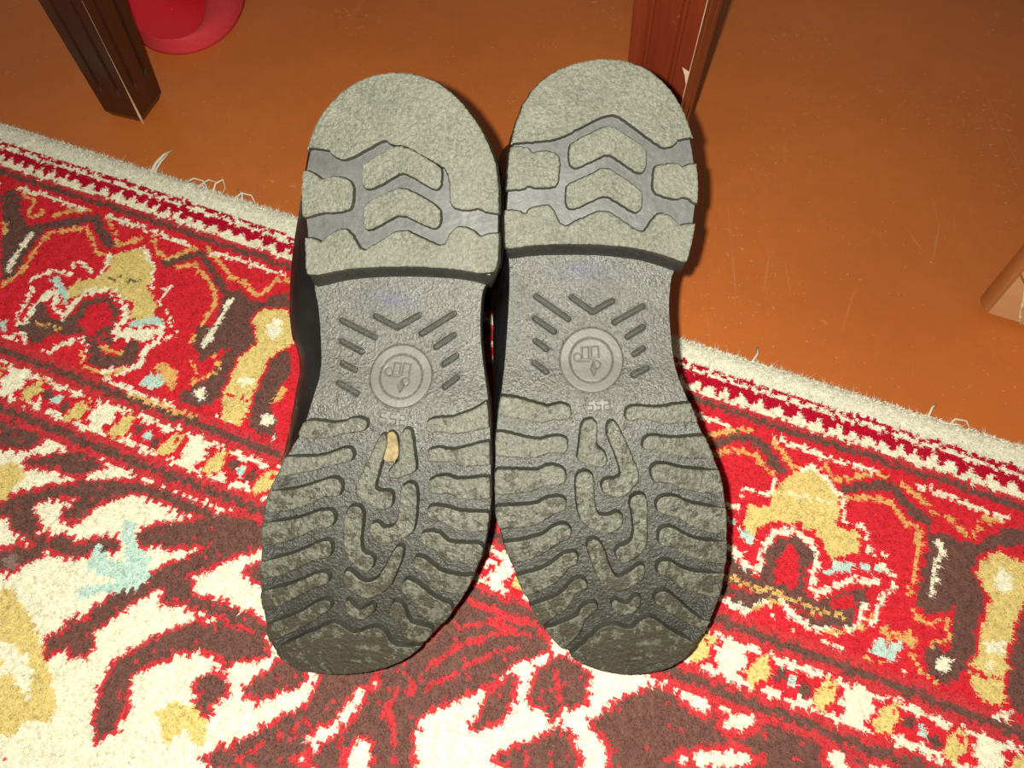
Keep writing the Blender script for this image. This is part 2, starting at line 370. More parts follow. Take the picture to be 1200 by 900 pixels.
RUG = '''B -375.6 48.2 -374.4 38.4 -361.3 45.1 -350.5 59 -338.7 64.4 -330.1 58.6 -325.3 59.2 -326.2 69.4 -323 87.6 -319.9 105.2 -326.5 110.1
C -325.6 103.9 -328.8 86.3 -330.5 68.8 -334.5 67.7 -332.7 85.4 -329.4 103.1
O -361.6 65.9 -355.2 68.4 -349.2 76 -351.8 78.2
B -326.2 63.2 -314.2 56 -303 47.9 -296.3 44 -301 38.3 -308 42.3 -319.3 50.6 -331.2 57.7
B -304.2 43 -286.2 56.1 -273.9 62.7 -272.1 56.4 -283.4 50.3 -300.9 37.4
B -229.8 62.4 -222.3 52.5 -212.4 45 -202 51.4 -190.2 60.7 -177.1 67.3 -175.9 62.5 -188.2 56.3 -199.9 47 -214.3 39.3 -226.9 47.9 -234.7 58.2
B -180 64 -173.1 59.1 -161.9 61.5 -153.5 62.6 -150.3 54.7 -142.3 49.3 -133.1 59 -149.9 65.6 -152 75.2 -147.4 86.4 -140.3 92 -174 105.2 -173.7 90.2 -177.6 74.3
C -170.1 102.7 -170.8 85.9 -171.9 66.5 -175.7 65.7 -174.6 85.1 -173.8 102
Y -152.5 71.1 -144.6 64.7 -133.9 61.6 -118.1 83.4 -135.7 90.2 -146.6 86.1 -151.7 77.3
C -132.3 76.2 -128.8 79.7 -130.8 81.8 -130.8 85.8 -134.6 82.5 -137.6 83.2 -139.2 78.9 -142.6 75 -139.7 73.6 -140.1 69.2 -136.6 71.6 -133.3 71.3
O -370.9 38.5 -349.6 46.5 -349.3 55.6 -340.3 59.4 -336 51.9 -341.8 47 -343 49.2 -339.4 50.9 -342.6 56.5 -346.4 55.1 -348 44.5 -370.9 35.6
O -329.8 52.7 -315 40.6 -304.5 37.7 -306.4 34.6 -317.5 37.7 -332.5 50.1
O -320.5 65.4 -301.3 54.1 -293.7 57.6 -281.9 67.9 -270.4 68.6 -271.3 65.6 -281.4 65.3 -292.5 55.3 -303.2 51.1 -322.9 62.6
O -323.4 63.5 -322.5 81.6 -319.4 99.1 -323.9 114.5 -320.8 116.1 -316.3 100.3 -319.3 82.4 -320.1 64.5
O -294.8 38 -281.6 47.8 -271.2 56.4 -264.1 56.6 -265.2 53.6 -270.5 53.8 -280.2 45.7 -293.5 35.8
O -269.9 58.9 -257.4 46.7 -259.9 44.2 -272.5 56.4
O -255.6 42.7 -239.9 53.7 -231.1 55.7 -223 45.3 -217.3 38.2 -219.9 35.9 -225.7 43 -233.1 53 -239.1 51.2 -254.4 40.4
O -214 36.4 -198.8 44.8 -183.6 53 -170.5 54.9 -159.4 59.8 -154.2 53 -154 44.1 -142.7 42 -143.9 39.1 -156.2 41.6 -157 51.5 -160.3 56.9 -170.5 52.1 -183.3 50.3 -198 42.2 -213.3 33.8
O -222.5 59.4 -211.4 52.6 -199.9 59.2 -189 65.9 -183.3 73.8 -183 86.5 -182.7 99.4 -181.5 107.5 -178.7 107.8 -179.9 99.9 -180.2 87.2 -180.5 73.7 -187.4 64 -199.1 56.7 -212.3 49.6 -224.6 56.7
C -370.2 38.7 -310.6 38.8 -311.8 35.6 -371.6 35.4
C -292.7 38.1 -261.7 38.5 -223.1 40.5 -223.9 37.4 -262.7 35.4 -293.9 35
C -207.5 39.2 -149.3 37.6 -150.1 34.6 -208.5 36.2
Y -269.2 66.5 -262 58.9 -253.1 50.6 -242.2 60.7 -235.7 62.8 -231.6 79.7 -218.1 87.9 -212.7 99.1 -220.9 104.4 -232.6 104.7 -229.9 97 -243.8 91.3 -254.2 90.9 -266.9 95.8 -271 104.2 -276.4 110.8 -279.4 98.4 -276.9 90.6 -265.6 86.2 -264.3 76.4
C -272.5 63.6 -268.6 75 -267.8 83.2 -280.3 79 -290.6 78.4 -285.9 90.6 -294.2 89 -298 90.5 -309.5 102.2 -301.8 111.4 -298.7 123.2 -299.3 130.6 -288.5 139.2 -290.9 145.8 -288.4 147 -286.2 138.9 -297.1 130.1 -296.1 123.7 -299.4 111.2 -306.8 103.4 -295.8 92.5 -293.2 91.5 -283.3 92.1 -288 79.9 -280.1 81.5 -266.1 85.6 -265.9 75.4 -269.9 63.7
C -255.2 52.2 -237.4 63.8 -230.4 80.1 -217.2 75.9 -219 88.5 -204.7 92.1 -202.3 101.9 -194.3 102.4 -197.7 111.3 -195.3 112.6 -192.1 102 -200.8 100.5 -203.5 90.5 -217.2 87.4 -216.1 74.1 -229.6 78.1 -235.6 62.5 -254.3 50.2
D -260.1 84.2 -248.3 81.9 -237.1 77.5 -238.5 75.3 -249.7 79.7 -261.3 82
C -276.4 144.7 -285.5 136.8 -287.2 123.4 -287.1 110.6 -285.6 106.9 -280.2 117.3 -266.8 123 -265.9 108.7 -263.5 99.6 -252 95.1 -239.4 97.9 -232.3 105.9 -233.2 116.1 -218 121 -203.2 113.1 -206.5 108.9 -220.1 116.4 -229.6 114 -227.5 105.6 -237.8 94 -254 90.2 -267.9 95.7 -271.1 106.7 -270.9 119.1 -276.9 114.9 -283.8 103.2 -292.4 108 -292.5 122 -290.2 137.4 -279.5 147.3
R -271.3 114.1 -268.6 104.3 -251.9 94.4 -234.4 97.3 -227.4 105 -226.1 104.1 -234.1 95.7 -252.8 92.6 -270.3 102.9 -273.3 113.1
T -296.1 98.1 -291.8 94.1 -274.2 105.5 -272.8 111.6 -279.7 107.6
T -226 108.6 -219 101.5 -207.3 96.9 -203.7 100.9 -214 106 -223.7 112
T -303.6 139 -301 135.8 -295.8 142.4 -298.4 145.5
B -281.4 138.9 -287.8 130.6 -290.6 116.3 -287.4 115.1 -279.4 123 -267.9 125 -262.3 116.3 -263.8 105.9 -256.8 98.6 -247.7 97.3 -235.4 103.5 -235.7 114.5 -231 121.2 -226 125.6 -242.8 132.2 -249.1 126.2 -257.1 131.5 -267.6 133.5 -270.3 143 -275.7 145.1
R -255.8 122.4 -258.2 108.1 -251.2 100.9 -241.3 103.7 -234.8 118.5 -235.1 129.2 -240.9 129.4
O -281.3 132.4 -262.4 133.6 -263.5 129.7 -282.4 128.5
B -292.8 137.6 -273.3 130 -263.6 132.4 -272 141.9 -280.4 141.1
B -242.3 122 -237.7 136.6 -232.1 144.4 -218.2 142.9 -205.3 131.9 -208.8 121.2 -215 117.5 -217.7 124.7 -217.7 132.8 -229.2 135.2 -237.8 128.5 -235.6 115.2
C -296.3 149.3 -275.3 151.3 -259.9 151.3 -243.6 152.9 -230.8 151.9 -219.7 148.6 -208.3 143.1 -199.3 133.2 -202.7 122.2 -198.1 112.3 -202.2 102.6 -205.9 103.1 -202.1 111.1 -206.7 121 -203.2 131.4 -211.3 140 -222.1 145.2 -232.6 148.4 -244.7 149.3 -261 147.7 -276.4 147.7 -297.3 145.7
C -233.3 118.5 -225.5 113.3 -205.5 103.4 -202.8 107.6 -219.1 117.1 -227 122.2
C -258.7 148.2 -254.6 138.6 -246.1 131.1 -237.9 140.9 -235.8 139.6 -246.6 128.4 -257.3 136.7 -261.6 146.6
R -251.3 143.9 -249.9 139.3 -243.3 141.8 -244.8 146.4
O -233.4 132.6 -215.3 131.5 -216.4 128.5 -234.6 129.6
O -243 138.9 -234 148.1 -216.2 148.4 -206.9 139.8 -209 137.9 -217.6 146.2 -233.7 146 -241.2 137.7
T -195.2 142.7 -191.8 135.5 -179.1 132.5 -178.5 139 -182.3 144.3 -191.7 145.2
O -194 129.4 -187.7 125 -175.3 130 -171.2 141.9 -184.4 135.5
C -216.7 151 -199.8 151.5 -180.8 152.6 -164 150.8 -164.8 148.5 -181.4 150.4 -200.3 149.2 -217.3 148.7
O -198 154 -179.3 154.9 -162.1 153.7 -146.6 153.2 -147.2 151 -162.8 151.5 -179.9 152.6 -198.6 151.8
B -182.9 94.6 -149.8 81.6 -141 90.5 -145.5 104.5 -142.3 119 -141 130.1 -143.5 140.5 -151.1 145.4 -163 146.3 -166.9 140.2 -163.1 134.9 -157.8 129 -155.8 126.3 -155.4 106.3 -154.4 101.9 -160.3 104.2 -167.1 116.9 -178.6 107.3
C -151.8 136.2 -149.5 138 -151.2 139.4 -151.6 141.8 -154.2 140.2 -156.6 140.8 -157.4 138.4 -159.6 136.4 -157.2 135.3 -157.2 132.8 -154.6 133.9 -152.1 133.5
C -170.9 108.6 -169.1 90.5 -172.7 89.2 -174.4 107.5
Y -148.3 81 -126.5 72.4 -119.7 86.3 -122.9 93.6 -124.3 102.1 -119.8 117.9 -123.9 129.1 -120 138.8 -120.7 146.4 -133.7 147.8 -139.6 135.2 -141.9 122.7 -145.5 104.5 -140.7 92.5
C -130.7 78.3 -127.8 80.5 -130.3 82.4 -131.1 85.5 -134.4 83.5 -137.8 84.4 -138.6 81.3 -141.3 78.8 -138 77.3 -137.6 74 -134.3 75.3 -130.8 74.7
C -129.6 116.9 -127.2 117.9 -130.2 119.6 -131.7 121.8 -134.6 121 -138.2 122.2 -138.3 120.3 -140.4 119.2 -136.7 117.6 -135.5 115.4 -132.5 115.6 -128.8 114.6
R -143.1 132.7 -123.2 130.6 -123.7 129.1 -143.6 131.2
B -120.3 88.5 -110.1 100.5 -110.6 112.4 -109 130.7 -101.3 135.1 -96.8 146.1 -106 147.9 -114.2 145.7 -118.5 138.2 -122.3 122.7 -124.7 106.2 -124.9 96.4
C -104.7 136.4 -102.2 138.5 -104.1 140.1 -104.7 142.8 -107.5 140.9 -110.2 141.6 -111 138.9 -113.3 136.7 -110.7 135.4 -110.5 132.6 -107.7 133.8 -104.9 133.3
O -162.1 109.3 -152.7 118.6 -159.2 124.3 -164 128.1 -162.2 130.1 -157.3 126.2 -150.3 118.8 -160.5 107.9
O -107.1 125.5 -105.7 115.5 -109 114.4 -110.4 124.5
C -146.5 150.4 -129.8 149.3 -111.4 151.2 -95.9 151.4 -96.3 149.2 -111.7 149 -130.2 147.1 -147.2 148.2
O -174.4 118.4 -165.4 124.3 -163.6 132.8 -161.6 132.8 -163.8 123.4 -173.5 116.8
B 151.2 59 161.3 49.8 171.5 44.7 180.3 48.8 187.2 56.4 193.7 60.4 196.3 55 190.4 51.4 183.1 43.5 171.6 38.5 158.8 44.5 148.1 54.2
O 145.5 53.4 160.8 42 170.9 39.2 170.4 36.1 159.8 39.2 144.1 50.8
O 153.5 63 165.4 54.1 175.5 54.1 182 59.7 190 62.9 191 60.1 183.3 57 176.4 51.2 164.7 51.2 152.1 60.5
O 183 40.4 191.3 45.5 198.5 53.3 206 52.8 206 49.8 199.6 50.5 192.9 42.9 184.3 37.6
O 214.3 44.9 223.2 52.1 235.2 47.5 247.5 38.6 252.2 40.6 253.2 37.6 247 35.7 234.4 44.8 223.7 49.1 215.9 42.3
O 232.6 62.6 249.9 54.8 257.9 56.2 264 63.6 272.1 63.8 273.6 75.8 275.9 74.9 274 61.7 265.3 60.9 259.2 53.5 249.7 51.9 232 59.8
O 258.9 39.9 268 44.3 279.2 51.8 289.4 53.7 298.6 59.8 306 54.6 306.3 45.2 316.9 43.2 317 40.3 305 43.2 304 53.5 299.3 56.9 290.6 50.9 280.4 49.1 269.4 41.6 260.1 37.1
C 134.6 40.2 158 40.9 158.2 37.7 134.7 37
C 183.1 38.6 212.2 39.9 245.5 39.3 245.8 36.3 212.5 36.8 183.4 35.5
C 267.7 38.7 321.4 41.3 322 38.4 268.2 35.7
B 228.8 59.2 246.1 49.8 254.3 45.3 261.3 51.8 270.7 58.1 278.9 62.6 281.5 57.3 273.5 52.8 264.3 46.7 255.5 39.3 244.6 44.3 227.2 53.8
Y 193.8 64.2 204.7 51.2 211.4 46.8 218.6 52.8 225.7 58.7 229.6 64 229.4 79.1 242.6 80.4 244.4 91 237 97 228.7 98.7 224.1 89.3 211.8 86 197.6 88.2 190.1 94.5 187.5 102 181 99.7 179.1 85.4 191.8 82.1 192.5 71.7
Z 197.1 72.6 209.6 68.5 225.6 67.4 225.7 65.4 209.5 66.6 196.8 70.7
C 189.9 61.9 190.1 73 174.6 74.8 175.3 87.4 162 88.3 162.1 90.9 176.8 89.3 176 76.8 191.4 75.1 192.2 61.8
C 203.9 53.8 211.3 49 224.7 58.3 229.4 61 232.2 75.5 245.2 75.3 247.2 87.5 260.1 88.7 255.3 95 265.7 98.8 263.9 104.3 259.3 110.8 257.4 125.1 255.8 131.5 257.8 131.8 259.4 125.2 261.3 111.3 265.7 105.2 267.4 97 257.2 93.4 261.6 86.7 248.7 85.3 246.6 73.1 233.7 73.3 231.4 59.5 226 55.9 211.9 46.2 203 51.3
C 171.2 113.2 181.3 118.7 188.7 124 196.2 120.4 195 108 199.1 97.7 208.4 92.6 216.6 95.2 222 102.9 221.5 121.7 228.1 124.1 238.1 115.5 247.3 107.5 257.8 107.1 258.2 103.1 246.6 103.8 236.3 112.5 227.1 120.6 224.9 120.4 225.4 101.6 218.8 91.7 208.3 88.5 196.7 94.9 191.4 107.7 192.8 119.6 189.8 120.1 183.2 115.2 173 109.5
R 191.2 115.2 191.5 104.1 197.7 93.9 209 87.1 220.7 89.5 227.1 101 227.4 110.1 228.7 109.8 228.3 100.3 221.5 88.2 208.9 85.5 196.8 92.7 190.2 103.8 189.9 115.3
T 177.9 99.2 187.5 102 187.2 107 181.1 106.2
T 228.7 109.7 233.3 100.1 243 99.4 241.2 104.8
T 245.3 96.1 259.1 94.6 256.8 97.9 247.3 99.3
T 166.7 96.2 175.9 96.7 176.6 99.8 168.2 98.9
B 172.5 116 185 122.2 194.5 126.2 196.8 117.5 195.9 106.8 201.3 98.3 212 94 222.1 101.3 218.8 113.5 219.5 124 228.4 126.5 240.6 117.3 251.6 108.4 252.7 115.5 248.1 120.3 248.7 131.9 241.5 137.6 231.1 140.2 220.8 137 209.8 130.9 200.3 139.1 194.5 144.3 179 141.4
R 202.4 123.1 202.5 110.6 207.6 100.6 214.1 104.4 215.9 113.1 215.4 124.1 206.9 124.4
R 233.6 124.5 245.8 115.2 247.2 123.6 237.2 129.1
R 174 121.8 179.7 124.2 176.8 130
O 176.8 132.1 189.9 132.4 205.3 131.6 215 131.5 229.3 133.4 244.2 131.3 244.3 128.7 229.7 130.8 215.5 128.9 205.5 129 190.1 129.7 177.1 129.4
R 182.2 135.7 195 135.3 195.1 133.5 182.3 133.9
R 217.2 134.7 232.7 136 233 134.3 217.5 133
C 177 145.4 193.8 147.9 203.4 138.1 209.8 135.4 218.1 142.4 231.1 143.4 242.4 141.9 252.9 132.7 253.1 115.7 249.8 116.3 250 131.8 241.6 138.7 231.6 139.8 219.5 139 210.9 131.8 201.8 135.2 193.3 144.4 177.7 141.8
O 197.7 143.9 203.9 135.6 210.5 136 210.8 134.1 203.2 134 196.5 142.7
O 234.4 143.4 247.3 138.4 256.7 127.9 258.3 119.6 256.8 119.6 255.5 127.1 246.6 136.9 234.1 141.8
R 204.3 144.2 206.6 138.8 210.7 141.7 208.2 146.3
C 206.5 141.1 207.4 145.1 208.5 144.7 207.6 140.7
C 195.7 151 220.4 150 220.6 147.5 195.9 148.4
B 278.8 64.6 285.5 62 295.5 62.9 306.5 61.8 309.9 54 328.3 40.3 331.2 52.1 317.3 59.2 307.1 68 304.8 78.3 312.1 90.7 309.8 107.9 308.7 122.7 298.7 126.6 297.7 106.8 298.4 100.6 291.3 109.3 283.8 113.7 277.7 108.7 277.8 99.6 279.6 81.9
C 283.4 68.2 286.2 74.4 284 84.5 283.7 103.1 286.5 102.5 286.9 84.2 289.2 73.6 286.1 66.1
O 273.6 65 275 75.6 273.5 94.9 272.3 106 274.2 105.9 275.4 94.8 276.9 75.2 275.5 64.3
Y 309.8 66.9 317.6 62.3 332.1 62.9 333.6 83.8 328.7 97.6 327.6 115.3 311.2 121.7 313.4 103.6 314.8 91.2 306.9 79
C 324.3 76.8 326 80.4 323 82.6 321.2 86.8 318.9 83.6 315.6 84.5 316 80.1 314.5 76.2 318.1 74.6 319.7 70.1 322.2 72.3 325.5 71.9
Y 311.2 121.3 328.2 114.6 327.5 130.2 327.5 145 316.5 148 310.5 139.6 308.2 129.5
Z 319.7 127.8 320.6 129.7 319.1 130.8 318.2 133.1 317 131.3 315.4 131.7 315.6 129.4 314.8 127.3 316.6 126.4 317.3 124.1 318.6 125.3 320.3 125.1
C 324.3 114.7 326 116.4 322.6 118.3 320.3 121.2 317.9 119.8 314.1 121.1 314.8 118.4 313.4 116.5 317.4 114.8 319.4 111.9 322.1 112.6 325.9 111.6
R 308.4 134.1 317.6 134.7 327.6 131.4 327.6 130.2 317.7 133.4 308.7 132.8
B 334 89.1 338.3 147.4 330 144.1 327.6 131.5 328.8 114.4 331.5 99
B 299.6 99.6 309.9 121.8 308.2 129.5 306.2 135.8 299.6 145.2 289.2 145.2 285.4 135.6 288.4 128.8 297.5 128 298.2 122.1 298.5 107.5
C 298.8 134.5 300.2 136.6 297.9 138.2 296.5 140.9 294.7 139 292.1 139.8 292.5 137 291.3 134.8 294 133.5 295.2 130.7 297.2 131.9 299.8 131.4
O 275.4 116 285.8 119.5 295 111.3 295.8 120.9 287.8 126.5 288.7 128.4 297.6 121.5 295.9 109 285.7 117.2 276.3 113.7
T 258.5 141.9 262.4 133.3 266.8 135.8 274.4 132.9 272 143.7 265.4 143.5 258.9 144.6
O 261.3 126.4 269.6 127.6 280.3 127.7 282.1 131.2 276 135.1 270.2 131.6 263.7 132.8
C 235.2 149.3 254 149.7 254.4 147.4 235.5 147
O 256.7 149.2 272.5 149.2 272.9 147.3 257 147.2
C 271.1 148.9 280.7 150.7 285.8 147.3 285.2 146 280.9 149.1 271.6 147.3
O 278 136.1 284.6 144.9 295.7 150.2 296.7 148.4 285.8 143.2 279.5 134.7
C 331.4 148.8 332.7 149.8 330.1 151.3 328.3 153.3 326.4 152.5 323.5 153.4 324.1 151.6 323 150.4 326.1 149.1 327.7 147 329.7 147.4 332.7 146.6
V -223.8 243.9 -214.4 233.7 -203.9 224.5 -189.6 215.6 -174.3 207.9 -160.8 202.6 -144.6 201.3 -127.7 201.3 -114.5 201.1 -104.5 201.3 -107.3 204.8 -117.4 207.1 -136.2 206.3 -150.9 207.1 -161.7 211.3 -169.6 219.4 -173.1 229 -176 236.6 -183.2 236.1 -185.9 232.4 -181.3 222.3 -192.9 225.2 -203.1 232.5 -203.2 239.1 -193.6 245 -193.8 251.5 -202.6 253.3 -210.9 247 -219.9 248.9
V -259.6 199 -246.2 197.4 -230.4 196.6 -225.1 203.5 -236.5 209.8 -249.8 211.4
V -228.6 215.4 -214.1 206.3 -202.3 198.1 -189.3 196.5 -182.7 200.9 -189.4 208.7 -196.6 213.2 -206 210 -221 215.9
V -138.8 229.9 -131.7 220.8 -116.7 213.3 -103.3 203.2 -74 195 -63.2 208.3 -93 220 -107.6 222.4 -122.9 229.2 -132.9 233.9
V -181.2 247.2 -169.9 247.8 -161.2 242.7 -149.6 236.5 -143.2 240.7 -150.5 245.2 -163.4 251.9 -175.4 254.9 -182.8 254.6
V -205.8 266.9 -195.7 261.3 -187 256.2 -180.9 257.1 -184.9 263.6 -188.9 270 -198.8 275.5
V -203.2 251.6 -188.1 249.9 -178.3 251.1 -181.9 255.8 -194.1 254
G -191.8 267.1 -189.2 268.8 -191.1 270.2 -191.4 272.5 -194.4 271.1 -197 271.9 -198 269.6 -200.5 267.7 -198 266.6 -198 264.1 -195.1 265 -192.3 264.5
V -140.2 226.9 -88.4 206.6 -91.9 212.2 -108 225.2 -128.7 230.9
V -70.3 200.8 -84.4 209.8 -95.4 221 -105 233 -115.4 243.5 -123 253.1 -131.1 264.4 -135.1 274 -137 281.1 -128.4 283.7 -126.6 277.1 -123 268.4 -115.3 257.9 -108 248.8 -97.7 238.4 -88.1 226.5 -77.9 216.2 -64.6 207.8
V -110.3 245.7 -98.1 240.9 -90.6 247.4 -92.8 254.5 -101.6 256.4
V -150.8 296.9 -143.3 291 -143.7 283.7 -134.9 281.7 -128.2 285.1 -125.2 292.8 -128 298.3 -136.5 295.8 -145.6 303.8
V -90.8 254 -75.3 252.5 -59.4 252.2 -41.1 253.2 -41.3 247.3 -59.9 246.2 -76.6 246.4 -92.5 247.9
V -69.7 226.6 -63.2 217.5 -54.5 227 -65.5 228.1
V -96.2 328.8 -103.7 318.3 -108.4 304.9 -109.5 293.9 -103.1 284.2 -92.1 271 -82 261 -67.5 255.3 -51.4 255 -38.8 254.5 -35.4 260.5 -48.9 267.3 -53.9 275 -57.4 269.2 -70 269.7 -82.8 277.7 -95.8 290 -97.2 297.7 -92.1 309.7 -91.2 320.2 -94.5 326.8
V -65.2 285.1 -58.9 279.8 -51.1 279.6 -46.4 284.8 -50.7 290.7 -50.4 297.4 -56.8 297.2 -58.4 290.9
V -38.7 281.8 -35.1 274.8 -30.1 264.2 -17.8 253.7 -11.4 265.5 -20.3 273.2 -28.5 280.6
V -42.8 318.3 -34.3 309.8 -23.3 297.6 -13.4 285.6 -5.2 277 3.8 293.5 -3.7 303 -11.6 310 -39.9 323
P -29.2 315.1 -18.8 304.5 -8.9 292.8 -2.7 286.3 -4.2 285.2 -10.5 291.7 -20.3 303.5 -30.7 314
V -134.1 356.7 -124 355.3 -131 360.6
T -152.3 227.4 -143.9 224.1 -133 235 -123.9 238.1 -118 247.1 -119.6 254.9 -134.1 263.7 -146.7 272.5 -152 267.6 -134.4 258.3 -132.5 256 -154.7 256.6 -156.1 247.4 -154.2 242.5 -145.1 248 -134.6 245.5 -141.3 238.3
Y -239.1 224.7 -231.3 216.5 -219.7 222.3 -221.1 229.6 -220.5 239.3 -226.8 240.2
Y -193 282.8 -183.9 280.9 -175.7 287 -163.1 289.8 -152.5 299.1 -140.1 308.8 -125.3 319.9 -123.2 331.4 -133 331.2 -136.2 341.8 -143.6 344.7
C -172.2 306.8 -163.4 304.9 -153.9 308.4 -144.5 316.2 -139.2 325.4 -148.4 322 -158.6 317.5 -159.9 322.3
Y -75.6 305.9 -68.4 297.6 -58.1 296.3 -47.6 303.1 -43.7 309.5 -49.8 311.9 -57.6 307 -62.2 316.8 -70.1 311.9
V -4.1 254.7 21.3 244.7 22.2 252.4 14.9 257.9 12.3 266.8 10.2 276.5 3.7 282.9 -2.2 290.2 -2.4 300.1 -5.8 301.5 -12.7 289.3 -6.8 281.9 -4.3 273.2 -3 264.9
V 22.5 244.2 34.8 234 42.8 219.8 48.3 199.2 51.4 189.2 78.9 188.6 93.1 195.9 99.9 203 99.6 205.9 90.7 212.1 83.3 221.7 77.2 230.8 66.5 241.6 57 251.8 50.8 259.4 50.2 267.1 54.6 276.6 53.1 285 44 288.6 35.7 282.8 31.5 277 25.6 279.3 22.3 291.7 20.6 299 12.6 302.1 10.3 295.2 15.1 285.9 21.9 271.9 23 259.9 25.7 251
P 44 239.6 55.7 221.5 71.3 208.6 89.5 201.5 88.6 199.1 69.9 206.4 53.7 219.9 41.7 238.3
P 38.4 244.7 42 252.5 44.4 251.6 40.8 243.8
P 33.9 249.8 32.7 262 32.4 267.3 35 267.4 35.2 262.2 36.5 250.1
P 48.6 247.1 62.6 231 72.9 219 87.2 209.3 85.7 207.2 71.2 217.1 60.6 229.5 46.6 245.6
P 34.6 260.6 46.9 283.3 49.1 282.3 36.9 259.6
P 51.9 213.4 69.5 200.9 84.6 196.4 83.9 193.9 68.3 198.6 50.3 211.3
P 13.1 276.7 23.9 294.7 26.1 293.7 15.4 275.7
P -6 284.1 2.1 283.4 1.8 281.2 -6.4 281.8
P 66.9 203.3 81.2 203.3 81.2 200.7 66.9 200.6
V 75.8 257.1 79.9 250.5 80 237.6 85.6 227.5 89.5 223.3 90.7 233.4 91.1 244.8 84.3 251.3
V 101.1 231.9 98.8 222.3 101.8 211.8 109 204.9 122.4 207.8 126.3 219.4 120.8 226.8 113 235 111.1 237 110.2 230.9
P 105.8 211.8 114.9 229.3 117.3 228 108.3 210.4
V 92.3 270.8 98.3 259.4 108.2 250.6 117.8 240.7 125.5 240.1 134 241.8 137.8 253
V 132.7 232 144.8 214 157.4 202.8 171.5 200.4 184 207.8 193.7 201 210.5 202.5 214.1 196.1 233.1 194.7 252.7 192.9 255.9 199.6 255 205.7 245.6 207.5 236.6 212 227.1 213.8 207.5 215.6 192.1 218.7 180.4 228.2 174.5 236.3 164 242.1 149.4 247.8 147 240.3 140.4 233
K 171.1 200.6 175.3 194.7 180.1 197 186.5 195.5 187.5 199.3 185.7 204.1 180.2 205.2 178 201 173.1 202.3
K 195.8 205.3 199.8 200.6 204.5 194.7 208.7 197.1 209.3 202 204.2 206 198.6 208.2
K 126.8 239.3 135.8 234.8 141.6 236.5 145.6 240.8 145.8 249.2 136.6 252.8 135.6 246.7 130.4 243.8
K 173.1 238.5 182.4 228.4 191.4 223.9 203.8 217 217.7 216.5 227.8 217 219.3 223.5 183 237.7
K 239.2 195.3 245.6 195.3 243.8 199.2 240.5 198.6
K 246.2 205.2 252.3 196.5 257.2 195.8 255.9 202.6 249.5 208.8
V 255.1 205.4 258.1 201.1 263 200.4 265.9 202.4
K 274.9 196.4 278.2 193.3 282.1 194.8 277.7 198.4
R 51.6 167.5 56.8 170 51.6 177.2 57.4 181.9 59 179.3 54.7 177.4 59.9 169.9 53.1 164.8
R 67 179.5 76.4 184.7 77.5 182.5 68.2 177.3'''
DYE = dict(R=(.64, .028, .042), P=(.58, .048, .056), D=(.48, .008, .032), B=(.168, .080, .064), C=(.82, .79, .62), Y=(.70, .57, .22),
           O=(.72, .44, .15), T=(.52, .68, .60), W=(.76, .75, .62), G=(.27, .18, .15), Z=(.82, .74, .46), K=(.16, .13, .08))
CODES = list('RPDBCYOTWGZK')
PAL = np.array([DYE[c] for c in CODES])
ID = {c: i for i, c in enumerate(CODES)}
PITCHK = 2.0
u0, u1, v0, v1 = -560., 500., -14., 420.
nu, nv = int((u1 - u0) / PITCHK), int((v1 - v0) / PITCHK)
uc = u0 + (np.arange(nu) + .5) * PITCHK
vc = v0 + (np.arange(nv) + .5) * PITCHK
UU, VV = np.meshgrid(uc, vc)
# knots wander a little, so that drawn edges step like weaving
JU = UU + rng.normal(0, .45, UU.shape)
JV = VV + rng.normal(0, .55, UU.shape) + (rng.normal(0, .6, (1, nu)))
K = np.full(UU.shape, ID['C'])
def band(a, b, c, wob=.0):
    K[(JV >= a) & (JV < b)] = ID[c]
band(198, 1e9, 'C')
band(34, 150, 'R')
band(-1e9, 4.2, 'W'); band(4.2, 7.0, 'D'); band(7.0, 10.2, 'C')
tooth = np.abs(((JU + 3 * np.sin(JU * .05)) / 10.5) % 1.0 - .5) * 2
K[(JV >= 10.2) & (JV < 14.2 + 7.0 * tooth)] = ID['D']
K[(JV >= 14.2 + 7.0 * tooth) & (JV < 23.4)] = ID['C']
K[(JV >= 7) & (JV < 10.2) & (((JU / 31.) % 1) < .045)] = ID['D']
band(23.6, 27.2, 'P'); band(27.2, 31.2, 'B'); band(31.2, 34.5, 'R')
for c in (156.0, 191.0):
    band(c - 7, c - 2.4, 'P'); band(c - 2.4, c + 2.4, 'B'); band(c + 2.4, c + 7, 'P')
# inner guard: a repeat of paired yellow leaves about a small teal eye
gd = (JV > 163) & (JV < 184)
du = ((JU + 235. + 32.8) % 65.6) - 32.8
dv = JV - 173.6
def ell(cx, cy, rx, ry, rot=0.):
    c, s = math.cos(rot), math.sin(rot)
    x, y = du - cx, dv - cy
    return ((x * c + y * s) / rx) ** 2 + ((-x * s + y * c) / ry) ** 2 < 1
def gset(mask, c): K[gd & mask] = ID[c]
for sx in (-1, 1):
    gset(ell(17 * sx, 0, 7.5, 10.5, .35), 'R'); gset(ell(10.5 * sx, -5, 4, 3), 'R'); gset(ell(25 * sx, 5, 3.4, 2.6), 'R'); gset(ell(24 * sx, -5.5, 2.6, 2.4), 'R')
gset(ell(0, 0, 11.5, 8.4), 'R')
for sx in (-1, 1):
    gset(ell(17 * sx, 0, 4.6, 9.4, .35), 'Y'); gset(ell(7 * sx, 1.5 * sx, 3.4, 3.4), 'B'); gset(ell(16 * sx + 3, -4.5, 2.2, 1.8), 'R')
    gset(ell(4 * sx, 8.6 * sx, 4.6, 2.8), 'C'); gset(ell(-9 * sx, 7.6 * sx, 2.4, 2.2), 'C')
gset(ell(0, 0, 2.7, 3.0), 'T')

